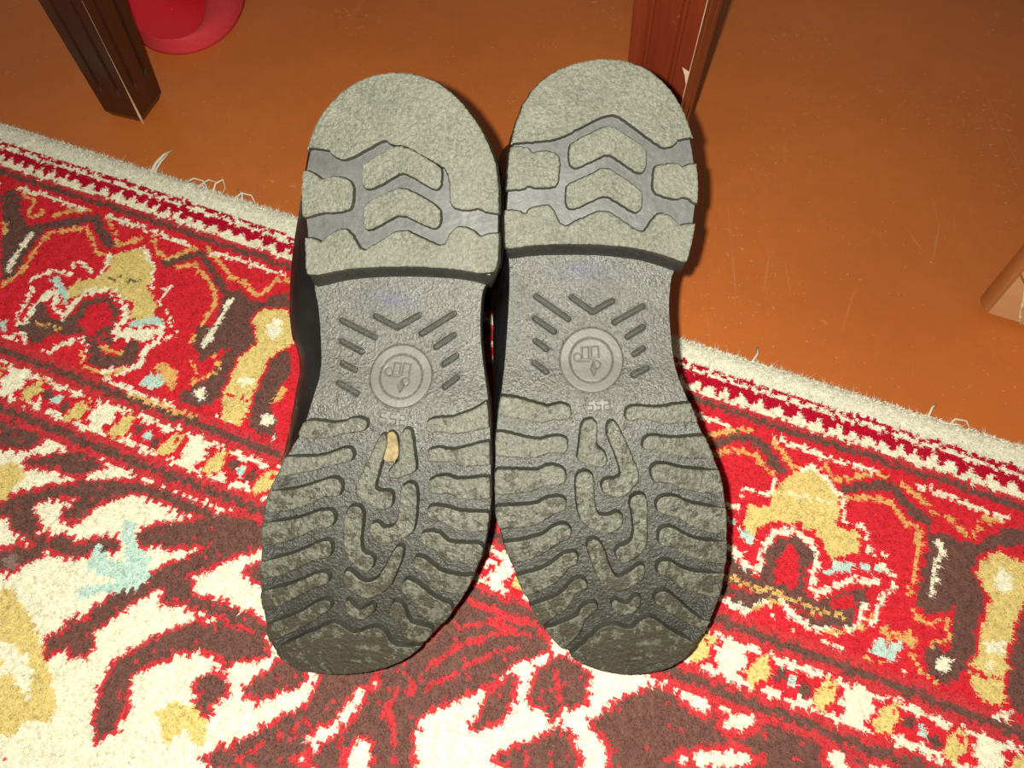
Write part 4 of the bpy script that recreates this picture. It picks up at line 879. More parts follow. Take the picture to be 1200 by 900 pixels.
# ------------------------------------------------------------------ boots
BOOTS = {"left":{"frame":[[-0.08079,0.08101,0.03797],[0.11491,0.78946,0.60295],[0.99094,-0.1336,-0.01392],[-0.06956,-0.59909,0.79765]],
"L":282.5,"outline":[[188.6,-32.5],[205.6,-34.6],[219.3,-37.8],[231.9,-39.1],[244.6,-38.1],[254.9,-35.9],[264.2,-31.1],[273.8,-23.1],[280.1,-12.2],[282.4,-2.1],[282.5,8.1],[279.3,18.7],[272.8,28.3],[263.8,37.0],[253.4,44.0],[245.0,47.5],[234.0,49.7],[220.4,51.4],[206.7,52.8],[201.5,52.1],[198.1,49.9],[193.9,46.7],[187.9,45.7],[172.1,47.1],[157.1,50.6],[141.5,55.6],[132.0,57.5],[115.2,59.9],[96.6,62.1],[86.3,62.5],[74.4,61.5],[61.9,58.4],[48.3,53.8],[41.6,50.0],[31.1,43.6],[22.7,38.0],[13.1,29.5],[7.1,20.6],[2.2,9.8],[-1.0,-2.4],[-2.1,-14.7],[-1.0,-25.8],[4.6,-32.1],[12.3,-36.7],[24.0,-38.7],[37.5,-40.9],[47.2,-41.4],[62.4,-41.4],[70.8,-41.5],[78.2,-41.2],[89.4,-39.7],[95.8,-37.1],[107.9,-32.7],[112.9,-30.8],[116.0,-28.7],[125.3,-26.5],[135.0,-24.8],[144.9,-23.5],[159.5,-26.5],[175.0,-29.9],[184.6,-33.4]],
"upper":[[184.4,-52.7],[203.0,-52.9],[223.9,-51.3],[238.3,-50.7],[252.7,-49.7],[266.5,-46.5],[275.3,-39.5],[283.4,-27.8],[286.6,-7.4],[286.3,13.4],[271.4,31.6],[252.3,42.1],[236.5,44.8],[216.4,47.2],[200.1,47.5],[187.5,45.6],[171.1,46.3],[154.9,49.5],[140.9,55.7],[114.2,59.2],[95.5,61.8],[85.1,62.3],[73.0,61.2],[60.4,58.2],[46.6,53.4],[39.8,49.6],[29.1,43.1],[20.6,37.5],[10.8,28.8],[4.7,19.8],[-0.3,8.9],[-3.5,-3.5],[-4.7,-16.0],[-3.5,-27.2],[2.2,-33.5],[10.0,-38.1],[21.9,-40.2],[35.6,-42.4],[45.5,-42.8],[60.8,-43.2],[69.2,-43.7],[76.8,-43.4],[86.0,-42.9],[94.2,-42.0],[110.5,-40.8],[126.6,-40.1],[146.5,-39.8],[159.6,-49.2]],
"lugs":[[[123.5,-26.9],[124.1,-19.9],[123.8,-15.0],[124.8,-8.7],[127.0,-5.4],[128.0,-1.3],[126.9,2.0],[124.1,1.9],[121.9,0.0],[121.4,-4.1],[120.4,-7.5],[118.0,-12.9],[116.6,-18.4],[115.6,-29.7]],[[105.8,-34.3],[106.5,-27.3],[107.4,-20.3],[108.5,-16.1],[111.3,-10.8],[113.5,-6.1],[112.9,-3.5],[110.6,-2.6],[107.6,-4.0],[107.1,-6.8],[104.5,-12.9],[101.7,-19.7],[99.2,-27.9],[95.8,-37.6]],[[89.0,-40.5],[90.0,-32.7],[92.0,-25.8],[95.1,-19.0],[97.9,-13.6],[99.0,-10.2],[98.0,-7.2],[95.3,-6.4],[91.6,-7.3],[90.7,-10.0],[90.5,-13.5],[88.2,-16.9],[85.4,-21.6],[82.0,-28.5],[78.4,-41.8]],[[73.1,-42.4],[76.6,-27.8],[80.7,-19.3],[83.4,-13.6],[83.6,-9.2],[79.3,-8.1],[76.0,-10.0],[74.6,-17.3],[70.4,-22.9],[66.1,-30.0],[62.3,-42.5]],[[53.6,-43.0],[56.0,-36.2],[59.5,-27.8],[64.2,-19.5],[68.1,-13.8],[69.5,-10.1],[67.5,-8.7],[63.1,-8.6],[61.0,-10.8],[60.0,-15.0],[56.0,-20.7],[51.8,-27.4],[48.7,-33.3],[44.9,-42.7]],[[39.0,-41.7],[41.6,-33.9],[45.2,-25.4],[50.6,-17.0],[53.4,-12.0],[52.7,-9.0],[49.0,-9.0],[46.2,-12.5],[44.6,-16.7],[40.0,-22.6],[35.8,-28.6],[31.4,-34.6],[29.4,-41.6]],[[20.9,-38.9],[26.6,-28.4],[31.8,-19.8],[37.5,-13.9],[39.6,-9.6],[38.6,-7.2],[34.7,-7.3],[32.2,-11.1],[27.7,-15.3],[23.2,-21.3],[19.4,-26.5],[15.6,-31.0],[10.7,-39.0]],[[8.4,-33.7],[15.9,-23.0],[20.5,-16.9],[23.3,-11.7],[26.9,-7.4],[28.0,-4.0],[26.1,-0.4],[23.2,3.2],[24.4,7.5],[27.5,11.7],[28.7,16.0],[28.3,16.5],[26.3,19.6],[20.8,22.1],[19.3,28.3],[22.0,35.9],[21.8,38.2],[12.2,29.7],[6.2,20.9],[1.0,10.1],[-1.9,-2.1],[-3.1,-14.4],[-1.9,-25.5],[3.2,-31.4]],[[128.6,29.3],[130.2,29.8],[132.3,33.1],[132.6,38.3],[135.0,44.5],[138.4,50.6],[142.2,55.3],[144.2,58.3],[132.1,59.8],[130.0,53.5],[128.5,49.2],[126.4,42.9],[126.5,39.0],[126.7,35.1],[125.6,31.3],[126.6,29.5]],[[115.5,31.5],[117.5,32.2],[118.9,35.3],[118.5,39.9],[118.7,43.8],[121.0,48.8],[122.9,53.7],[125.6,60.6],[115.2,61.8],[113.6,54.8],[112.3,48.5],[112.7,45.2],[113.6,41.8],[113.1,38.0],[112.3,32.8],[113.2,31.5]],[[102.0,33.7],[103.7,33.8],[105.4,36.9],[106.8,40.0],[106.2,42.7],[105.5,46.0],[106.7,51.8],[109.2,62.5],[100.1,63.6],[98.2,56.7],[97.6,50.2],[97.5,47.0],[98.9,44.8],[99.3,42.8],[98.4,38.4],[98.2,34.8],[99.4,33.8]],[[88.7,34.2],[91.0,34.6],[92.3,36.5],[92.2,43.7],[90.8,49.6],[92.9,65.1],[84.8,64.7],[83.0,54.8],[82.7,49.1],[84.4,45.3],[85.9,40.8],[86.3,35.7]],[[76.8,32.7],[79.0,33.3],[80.1,37.0],[79.7,41.2],[76.6,44.0],[75.9,48.2],[77.7,63.0],[68.2,60.7],[67.6,50.8],[68.6,45.6],[70.3,42.1],[72.1,39.4],[73.6,34.3]],[[64.2,30.1],[67.2,31.1],[67.1,34.9],[64.5,38.5],[61.6,43.0],[61.0,48.1],[60.4,53.2],[62.3,59.7],[52.7,55.6],[52.3,47.2],[53.0,42.1],[55.1,38.5],[59.0,36.9],[60.9,34.6],[62.1,30.7]],[[51.0,25.7],[55.7,27.1],[54.9,30.9],[53.1,34.0],[50.9,37.2],[47.5,42.6],[45.6,51.2],[35.5,47.0],[35.5,41.0],[38.6,36.5],[42.8,32.7],[48.0,30.6],[48.4,26.8]],[[38.1,20.7],[43.0,22.1],[43.5,25.4],[41.0,27.3],[37.4,28.4],[33.9,30.8],[32.7,35.2],[32.0,43.0],[23.3,37.6],[25.1,30.5],[26.7,27.8],[31.4,27.1],[34.9,24.7],[36.3,21.6]],[[94.4,-0.1],[103.5,2.6],[111.1,5.4],[119.3,8.1],[122.0,10.0],[121.2,11.8],[116.2,11.8],[111.0,10.9],[105.9,10.0],[99.2,8.9],[96.3,8.8],[95.3,12.2],[96.3,16.5],[92.4,17.6],[88.6,16.9],[87.5,12.3],[88.9,7.8],[91.3,3.9]],[[104.8,14.6],[106.9,15.7],[109.5,17.7],[111.3,19.2],[114.5,18.8],[119.0,18.3],[122.9,18.2],[125.4,19.9],[126.0,21.8],[123.5,23.0],[117.8,24.3],[109.0,26.7],[107.0,26.2],[104.4,21.9],[102.7,17.5],[102.9,15.5]],[[98.7,21.3],[101.2,23.9],[100.9,27.5],[93.9,28.8],[82.1,28.9],[78.2,27.8],[74.5,22.3],[71.7,15.3],[72.7,11.5],[75.6,9.1],[79.7,9.1],[81.3,12.2],[78.9,13.9],[78.8,17.5],[81.8,20.9],[85.5,21.5],[92.9,21.5]],[[83.6,-3.4],[86.6,-1.5],[87.6,2.1],[85.5,4.5],[78.8,4.7],[69.7,4.4],[65.4,6.3],[64.6,11.5],[59.9,11.5],[56.7,8.4],[58.2,4.6],[62.8,-0.9],[67.2,-2.3],[74.7,-3.2]],[[53.2,-2.2],[56.2,-0.4],[54.7,2.6],[51.6,5.8],[51.2,11.0],[54.1,14.5],[59.2,17.1],[65.7,19.5],[70.6,21.9],[71.8,24.5],[66.5,24.8],[60.0,22.9],[51.8,20.6],[47.8,17.2],[44.1,11.5],[43.3,8.5],[45.2,3.2],[48.6,-1.5]],[[39.6,-0.1],[41.2,1.1],[38.3,3.4],[36.0,6.9],[38.3,9.8],[40.5,11.8],[38.9,13.7],[36.0,13.0],[33.1,9.7],[31.4,5.4],[33.3,1.9],[36.4,0.5]]],
"pads":{"top":[[244.9,-47.1],[246.8,-28.8],[243.9,-26.2],[242.5,-22.1],[243.5,-18.3],[248.4,-11.1],[253.8,-3.7],[251.1,-0.1],[251.7,5.3],[247.9,14.9],[244.7,22.1],[243.7,24.8],[239.0,27.5],[229.8,28.7],[227.0,30.3],[226.3,35.1],[226.9,38.9],[228.3,41.3],[226.4,46.0],[226.8,55.5],[245.6,53.2],[259.6,45.2],[274.5,33.3],[284.3,20.7],[286.9,-2.5],[279.9,-23.6],[263.3,-38.6],[251.4,-45.2]],
"left":[[234.5,-43.4],[235.5,-37.0],[234.0,-32.9],[231.9,-30.1],[233.8,-26.4],[234.4,-21.2],[232.9,-17.2],[230.0,-15.6],[222.4,-15.4],[220.5,-17.1],[218.7,-23.4],[218.1,-29.2],[216.8,-31.7],[215.4,-34.8],[214.7,-41.3]],
"chev1":[[239.8,-12.4],[241.8,-11.0],[245.8,-5.7],[249.9,0.3],[250.7,5.4],[247.1,14.8],[243.5,22.2],[241.1,23.2],[234.8,23.2],[233.7,21.4],[235.9,16.1],[238.5,10.6],[240.0,5.3],[235.4,-0.6],[231.3,-6.6],[230.6,-9.8],[232.9,-11.6]],
"chev2":[[221.1,-9.8],[224.4,-8.5],[229.0,-1.2],[232.9,6.1],[230.1,14.2],[226.2,22.9],[223.7,24.8],[218.0,24.8],[216.5,22.8],[218.4,16.8],[221.7,7.4],[217.9,1.3],[213.4,-4.7],[212.7,-7.8],[214.9,-9.0]],
"bottom":[[205.0,-40.3],[205.7,-33.8],[205.5,-29.9],[204.2,-26.7],[207.4,-24.8],[211.1,-20.0],[211.4,-16.8],[209.2,-13.9],[201.9,-8.6],[206.4,-2.6],[214.9,8.1],[211.0,18.9],[208.2,28.0],[214.2,30.1],[218.3,32.9],[218.1,37.4],[216.7,41.4],[214.4,43.6],[216.7,47.1],[218.2,56.5],[203.5,58.3],[200.9,52.2],[199.3,46.0],[200.0,35.6],[199.4,20.2],[198.3,10.0],[196.2,-5.3],[193.4,-18.1],[189.2,-30.1],[192.3,-39.0]]},"breast":[[188.9,-30.1],[193.4,-18.1],[196.2,-5.3],[198.3,10.0],[199.5,22.8],[200.0,35.6],[199.5,43.4],[198.1,50.0]],
"bars":[[[169.9,-18.2],[164.0,-1.5]],[[160.3,-16.7],[156.7,-6.6]],[[150.5,-14.7],[148.3,-8.2]],[[141.7,-14.7],[138.1,-5.3]],[[173.7,-2.5],[169.7,8.4],[176.4,17.5]],[[179.1,33.9],[168.3,20.1]],[[169.5,35.2],[163.0,27.7]],[[160.1,37.6],[155.8,32.5]],[[150.4,39.4],[145.7,34.4]]],
"med":[[148.1,13.6],14.5,9.8],
"box":[[130.4,6.3],[131.9,18.9],[127.0,19.7],[125.4,7.0]],
"ink":[[183.6,-7.1],[181.1,15.6]],
"straw":[[122.2,11.4],[123.6,14.9],[118.3,17.1],[110.4,17.7],[109.4,12.2],[110.9,11.3]]},"right":{"frame":[[0.05303,0.08101,0.03797],[-0.048,0.79539,0.60419],[0.99872,0.02859,0.0417],[-0.0159,-0.60542,0.79575]],
"L":286.7,"outline":[[200.5,-45.9],[206.9,-47.2],[219.6,-47.0],[234.6,-45.0],[247.1,-43.7],[259.4,-40.6],[271.6,-35.0],[279.8,-27.0],[284.8,-16.7],[287.0,-4.0],[286.6,3.6],[284.5,13.5],[278.4,23.4],[268.1,31.8],[255.4,37.1],[242.9,39.2],[230.4,39.7],[222.9,39.5],[212.9,37.8],[205.4,36.3],[196.7,33.8],[191.2,29.5],[186.0,28.5],[180.1,27.8],[173.4,27.4],[164.3,27.6],[154.9,27.8],[145.7,28.8],[137.1,31.6],[124.8,35.8],[112.5,41.2],[100.1,45.5],[87.8,47.5],[73.6,48.1],[57.4,47.7],[40.6,45.1],[26.8,40.6],[12.4,33.2],[2.9,24.1],[-0.6,10.9],[-0.5,-2.0],[4.3,-16.4],[11.2,-25.8],[24.7,-36.4],[42.9,-45.3],[58.3,-50.5],[71.5,-54.6],[81.8,-56.9],[87.5,-57.8],[102.6,-57.0],[118.3,-55.9],[130.0,-54.5],[139.7,-52.5],[149.4,-50.9],[160.0,-49.5],[171.8,-48.2],[185.6,-46.7]],
"upper":[[191.7,-50.5],[212.2,-49.9],[232.5,-48.1],[248.7,-45.7],[268.6,-39.8],[285.8,-23.5],[292.0,1.3],[287.5,19.4],[274.8,33.2],[256.4,40.7],[228.0,43.0],[203.7,40.5],[189.6,36.3],[179.4,33.1],[167.1,32.3],[156.7,33.6],[149.0,31.3],[138.0,33.6],[125.2,37.4],[111.6,42.1],[99.2,46.4],[86.7,48.4],[72.3,49.0],[55.9,48.6],[38.9,46.0],[24.9,41.5],[10.3,34.1],[0.6,24.8],[-2.9,11.5],[-2.9,-1.5],[2.0,-16.2],[9.0,-25.6],[22.7,-36.3],[41.2,-45.4],[56.8,-50.7],[70.2,-54.8],[80.7,-57.1],[86.4,-58.4],[101.7,-57.6],[117.6,-57.2],[133.4,-56.5],[149.1,-55.7],[162.9,-55.6],[177.3,-53.3]],
"lugs":[[[139.6,-56.4],[139.4,-51.3],[138.8,-46.9],[137.1,-41.1],[134.6,-33.9],[133.7,-31.0],[135.0,-26.6],[134.4,-22.9],[132.5,-21.0],[128.5,-21.7],[127.9,-23.9],[128.3,-29.1],[127.5,-32.8],[127.1,-35.7],[128.7,-42.3],[130.5,-48.8],[132.3,-56.8]],[[123.8,-57.2],[123.0,-51.4],[120.6,-44.1],[118.6,-36.1],[120.1,-30.9],[120.2,-26.5],[118.6,-23.2],[113.5,-23.8],[112.6,-25.3],[113.4,-31.2],[112.1,-34.9],[111.0,-39.4],[111.9,-48.2],[113.1,-57.7]],[[106.1,-58.1],[105.7,-48.5],[104.6,-38.2],[105.8,-35.2],[107.2,-32.2],[106.2,-27.8],[104.6,-25.3],[100.9,-24.7],[98.3,-25.9],[98.2,-30.4],[98.5,-34.8],[96.3,-38.6],[95.1,-45.3],[94.9,-58.6]],[[88.9,-58.9],[88.9,-49.3],[89.1,-38.2],[91.6,-34.4],[92.3,-29.2],[91.6,-25.9],[88.9,-25.0],[86.0,-26.1],[85.0,-30.9],[81.8,-35.5],[79.7,-40.1],[79.0,-49.8],[78.6,-59.4]],[[71.3,-57.4],[71.8,-49.0],[73.2,-40.6],[75.1,-34.7],[78.4,-31.3],[79.5,-26.3],[77.2,-23.5],[73.3,-23.4],[71.7,-26.6],[71.0,-29.9],[67.3,-34.2],[64.4,-40.2],[62.5,-47.0],[61.1,-55.4]],[[54.3,-53.2],[56.1,-43.1],[58.9,-34.6],[63.1,-29.4],[65.2,-26.0],[65.9,-21.8],[63.1,-20.4],[60.1,-21.2],[58.5,-25.4],[54.5,-28.1],[51.1,-31.6],[48.1,-37.6],[44.8,-46.1],[44.5,-51.2]],[[38.7,-46.4],[41.2,-37.8],[43.7,-31.0],[46.7,-26.7],[49.8,-24.9],[52.8,-20.6],[51.4,-17.7],[48.1,-16.5],[46.8,-19.1],[45.6,-22.5],[41.5,-24.3],[36.9,-27.8],[32.9,-33.9],[28.8,-39.2],[29.0,-43.5]],[[26.8,-38.4],[28.4,-31.5],[31.1,-25.5],[32.8,-21.2],[36.6,-20.2],[39.3,-16.8],[40.1,-13.4],[37.2,-11.9],[34.9,-13.5],[33.6,-16.9],[29.4,-19.6],[25.0,-20.5],[21.2,-24.1],[14.9,-29.4],[17.7,-35.3]],[[130.6,4.2],[132.4,6.9],[132.2,11.2],[131.2,16.3],[131.3,21.4],[132.2,26.6],[132.7,37.5],[124.3,38.7],[124.4,28.5],[123.9,21.2],[124.9,17.5],[126.6,13.2],[127.1,8.9],[125.8,5.9],[127.3,4.1]],[[115.6,11.3],[118.1,12.9],[118.7,16.6],[117.4,20.9],[116.8,26.7],[117.2,32.6],[117.7,44.3],[107.1,45.4],[107.5,36.7],[108.5,29.4],[110.3,22.1],[112.8,16.4],[112.4,12.7],[113.8,11.3]],[[102.2,14.5],[104.7,15.3],[105.7,18.3],[104.8,22.7],[103.1,27.7],[102.0,35.0],[101.1,48.2],[91.0,48.6],[91.4,38.4],[92.9,31.8],[95.0,26.0],[97.0,22.4],[97.4,18.0],[97.7,15.5]],[[85.5,16.5],[87.8,16.7],[90.3,18.6],[90.2,25.4],[87.2,29.9],[85.0,37.4],[83.2,50.9],[71.4,50.8],[72.6,40.2],[76.1,32.6],[80.3,26.7],[82.1,22.2],[83.1,17.6]],[[73.3,17.3],[75.8,19.0],[75.6,23.1],[72.9,27.2],[70.5,31.2],[68.6,36.2],[67.8,42.8],[67.9,51.0],[57.3,51.0],[57.8,41.1],[59.8,35.3],[62.3,29.5],[65.1,25.4],[67.0,22.1],[67.2,17.5]],[[56.2,16.0],[59.3,17.4],[59.3,22.0],[56.7,25.3],[54.3,29.5],[52.6,36.1],[52.0,50.3],[40.1,49.6],[41.0,39.5],[42.6,35.3],[45.2,28.6],[49.0,24.4],[51.9,21.9],[53.0,16.5]],[[40.7,14.8],[43.9,16.0],[44.2,20.2],[40.2,24.4],[36.3,28.7],[32.8,31.2],[27.7,38.1],[25.8,47.5],[18.1,42.6],[23.4,36.5],[27.0,31.3],[30.2,25.3],[33.3,21.9],[36.7,18.5],[38.3,15.2]],[[10.6,-26.1],[17.9,-19.0],[22.7,-13.8],[25.6,-12.0],[27.4,-7.7],[26.7,-3.4],[25.5,0.9],[27.8,-7.8],[27.1,-2.7],[24.8,1.6],[25.3,5.0],[28.6,7.5],[30.9,10.9],[30.2,14.3],[27.2,17.7],[24.1,21.2],[19.8,27.2],[15.4,35.0],[11.5,33.1],[1.9,23.9],[-1.5,10.8],[-1.4,-2.1],[3.3,-16.5],[9.2,-24.6]],[[109.5,-18.7],[114.7,-17.7],[124.2,-16.4],[126.7,-15.2],[127.7,-12.2],[125.8,-9.7],[121.0,-9.7],[115.8,-10.5],[113.9,-9.1],[112.4,-7.0],[109.0,-5.6],[106.0,-6.5],[105.4,-8.7],[106.7,-12.3],[108.0,-16.7]],[[121.5,-4.9],[125.1,-4.4],[126.2,-2.2],[124.2,-0.4],[119.0,2.0],[112.2,4.6],[105.4,7.3],[99.4,8.9],[95.8,6.2],[92.3,2.4],[90.8,-1.3],[91.8,-5.0],[94.2,-7.8],[97.9,-8.1],[99.5,-6.2],[99.2,-2.5],[100.2,0.1],[102.0,0.9],[106.5,0.0],[112.5,-2.0],[117.8,-4.0]],[[100.2,-20.0],[103.4,-18.0],[103.3,-14.2],[100.6,-12.1],[92.1,-12.4],[85.1,-11.9],[82.4,-9.7],[82.2,-5.2],[84.0,-2.8],[83.0,0.2],[79.1,0.5],[76.0,-1.6],[74.2,-6.2],[75.7,-11.5],[79.1,-17.5],[84.7,-19.5],[92.5,-20.0]],[[89.1,4.5],[91.6,6.5],[91.9,10.3],[89.6,11.8],[78.6,11.7],[67.5,11.2],[63.6,8.0],[59.7,2.6],[60.2,-1.2],[64.1,-3.0],[67.2,-1.8],[67.9,2.0],[70.2,4.8],[74.1,6.0],[82.0,5.5]],[[69.5,-16.0],[71.8,-13.9],[70.9,-10.9],[66.7,-8.7],[59.3,-6.6],[53.4,-4.5],[51.6,-1.4],[54.7,3.3],[58.6,8.7],[56.9,10.2],[52.0,9.8],[48.8,5.5],[45.2,-0.8],[46.4,-4.6],[49.4,-9.2],[55.4,-12.1],[63.8,-14.9]],[[39.7,-5.2],[41.0,-3.8],[39.1,-1.7],[38.0,1.3],[39.8,3.8],[42.5,5.9],[41.9,8.0],[38.2,7.8],[34.5,5.0],[32.7,1.2],[34.4,-2.6],[36.8,-4.9]]],
"pads":{"top":[[253.0,-51.1],[252.9,-37.1],[253.5,-24.4],[255.1,-18.0],[259.0,-10.2],[264.0,2.0],[261.2,7.6],[255.3,14.9],[247.9,24.1],[247.4,27.2],[249.5,31.1],[251.3,31.8],[251.2,45.0],[267.6,40.5],[280.3,32.2],[289.8,16.2],[292.0,-3.8],[288.1,-22.9],[277.8,-38.5],[264.7,-48.0]],
"left":[[250.8,-49.9],[250.6,-35.3],[247.1,-33.6],[248.5,-29.0],[247.2,-23.4],[244.6,-21.3],[234.7,-22.7],[232.6,-24.0],[232.7,-32.9],[234.1,-36.1],[232.3,-38.1],[232.6,-50.8]],
"chev1":[[248.8,-16.6],[251.2,-15.0],[255.7,-5.3],[258.0,1.8],[253.7,8.5],[247.7,16.5],[244.6,17.3],[239.0,16.8],[236.6,14.8],[238.0,11.7],[242.7,5.6],[246.3,0.7],[243.9,-5.8],[240.5,-13.5],[241.3,-16.0],[244.4,-16.8]],
"chev2":[[232.0,-18.6],[233.2,-17.0],[236.5,-8.6],[239.9,-0.9],[235.8,5.3],[229.1,13.9],[226.6,14.8],[221.0,14.0],[219.2,11.6],[223.2,6.1],[228.2,-1.3],[225.8,-7.8],[222.4,-15.6],[222.9,-18.3],[225.1,-18.9]],
"right":[[237.5,20.8],[239.3,21.9],[240.1,30.8],[237.5,33.8],[239.8,37.7],[237.6,44.6],[222.0,44.1],[222.3,37.7],[224.9,35.9],[225.6,33.4],[224.5,30.2],[226.4,24.0],[228.2,20.5],[231.3,20.3]],
"bottom":[[223.0,-52.5],[222.8,-41.0],[220.4,-38.0],[223.4,-34.6],[224.6,-27.6],[222.9,-25.7],[213.5,-21.7],[216.7,-14.5],[221.4,-2.2],[215.7,5.8],[209.0,14.4],[214.4,18.4],[218.4,21.8],[217.2,26.2],[214.8,29.2],[211.9,31.1],[213.1,33.6],[211.9,43.7],[197.6,40.7],[196.1,33.0],[200.3,23.0],[203.4,13.0],[206.1,-3.5],[207.1,-20.0],[207.4,-35.4],[206.2,-46.3],[207.2,-53.3]]},"breast":[[206.2,-45.9],[207.4,-35.4],[207.1,-20.0],[206.1,-3.5],[203.4,13.0],[200.3,23.0],[196.1,33.0]],
"bars":[[[183.8,-34.2],[172.6,-19.7]],[[173.6,-35.3],[167.0,-26.6]],[[163.2,-35.5],[159.2,-30.5]],[[153.2,-36.5],[149.0,-31.2]],[[182.7,-17.7],[175.3,-8.2],[180.0,1.3]],[[176.9,15.5],[170.1,1.8]],[[167.3,15.0],[163.2,7.6]],[[157.5,14.5],[155.0,10.3]],[[148.6,15.7],[145.8,9.0]]],
"med":[[153.5,-9.9],14.9,10.0],
"box":[[136.0,-13.2],[135.5,-2.5],[130.0,-2.9],[130.5,-13.5]],
"ink":[[198.2,-19.7],[192.6,-2.0]]}}
SPR = .018
def lugtop(s):
    a = np.clip((.10 - s) / .10, 0, 1.3); b = np.clip((s - .135) / .05, 0, 1)
    return -.018 * a * a - .003 * b * b
def shank_lv(s): return -.0055 - .0103 * np.sin(np.pi / 2 * np.clip((s - .128) / .058, 0, 1)) - .0010 * np.clip((s - .19) / .1, 0, 1)
def base_lv(s):
    k = np.clip((s - .125) / .03, 0, 1); k = k * k * (3 - 2 * k)
    return (lugtop(np.minimum(s, .15)) - .0052) * (1 - k) + shank_lv(s) * k
SEG = {'2': 'abged', '5': 'afgcd'}
def seg_lines(ch):
    g = {'a': ((0, 2), (1, 2)), 'b': ((1, 2), (1, 1)), 'c': ((1, 1), (1, 0)), 'd': ((0, 0), (1, 0)), 'e': ((0, 1), (0, 0)), 'f': ((0, 2), (0, 1)), 'g': ((0, 1), (1, 1))}
    return [g[c] for c in SEG[ch]]
def sd_seg(px, py, a, b):
    a = np.array(a); b = np.array(b); d = b - a
    h = np.clip(((px - a[0]) * d[0] + (py - a[1]) * d[1]) / max(d.dot(d), 1e-9), 0, 1)
    return np.hypot(px - a[0] - d[0] * h, py - a[1] - d[1] * h)
def sstep(a, b, x):
    k = np.clip((x - a) / (b - a), 0, 1); return k * k * (3 - 2 * k)

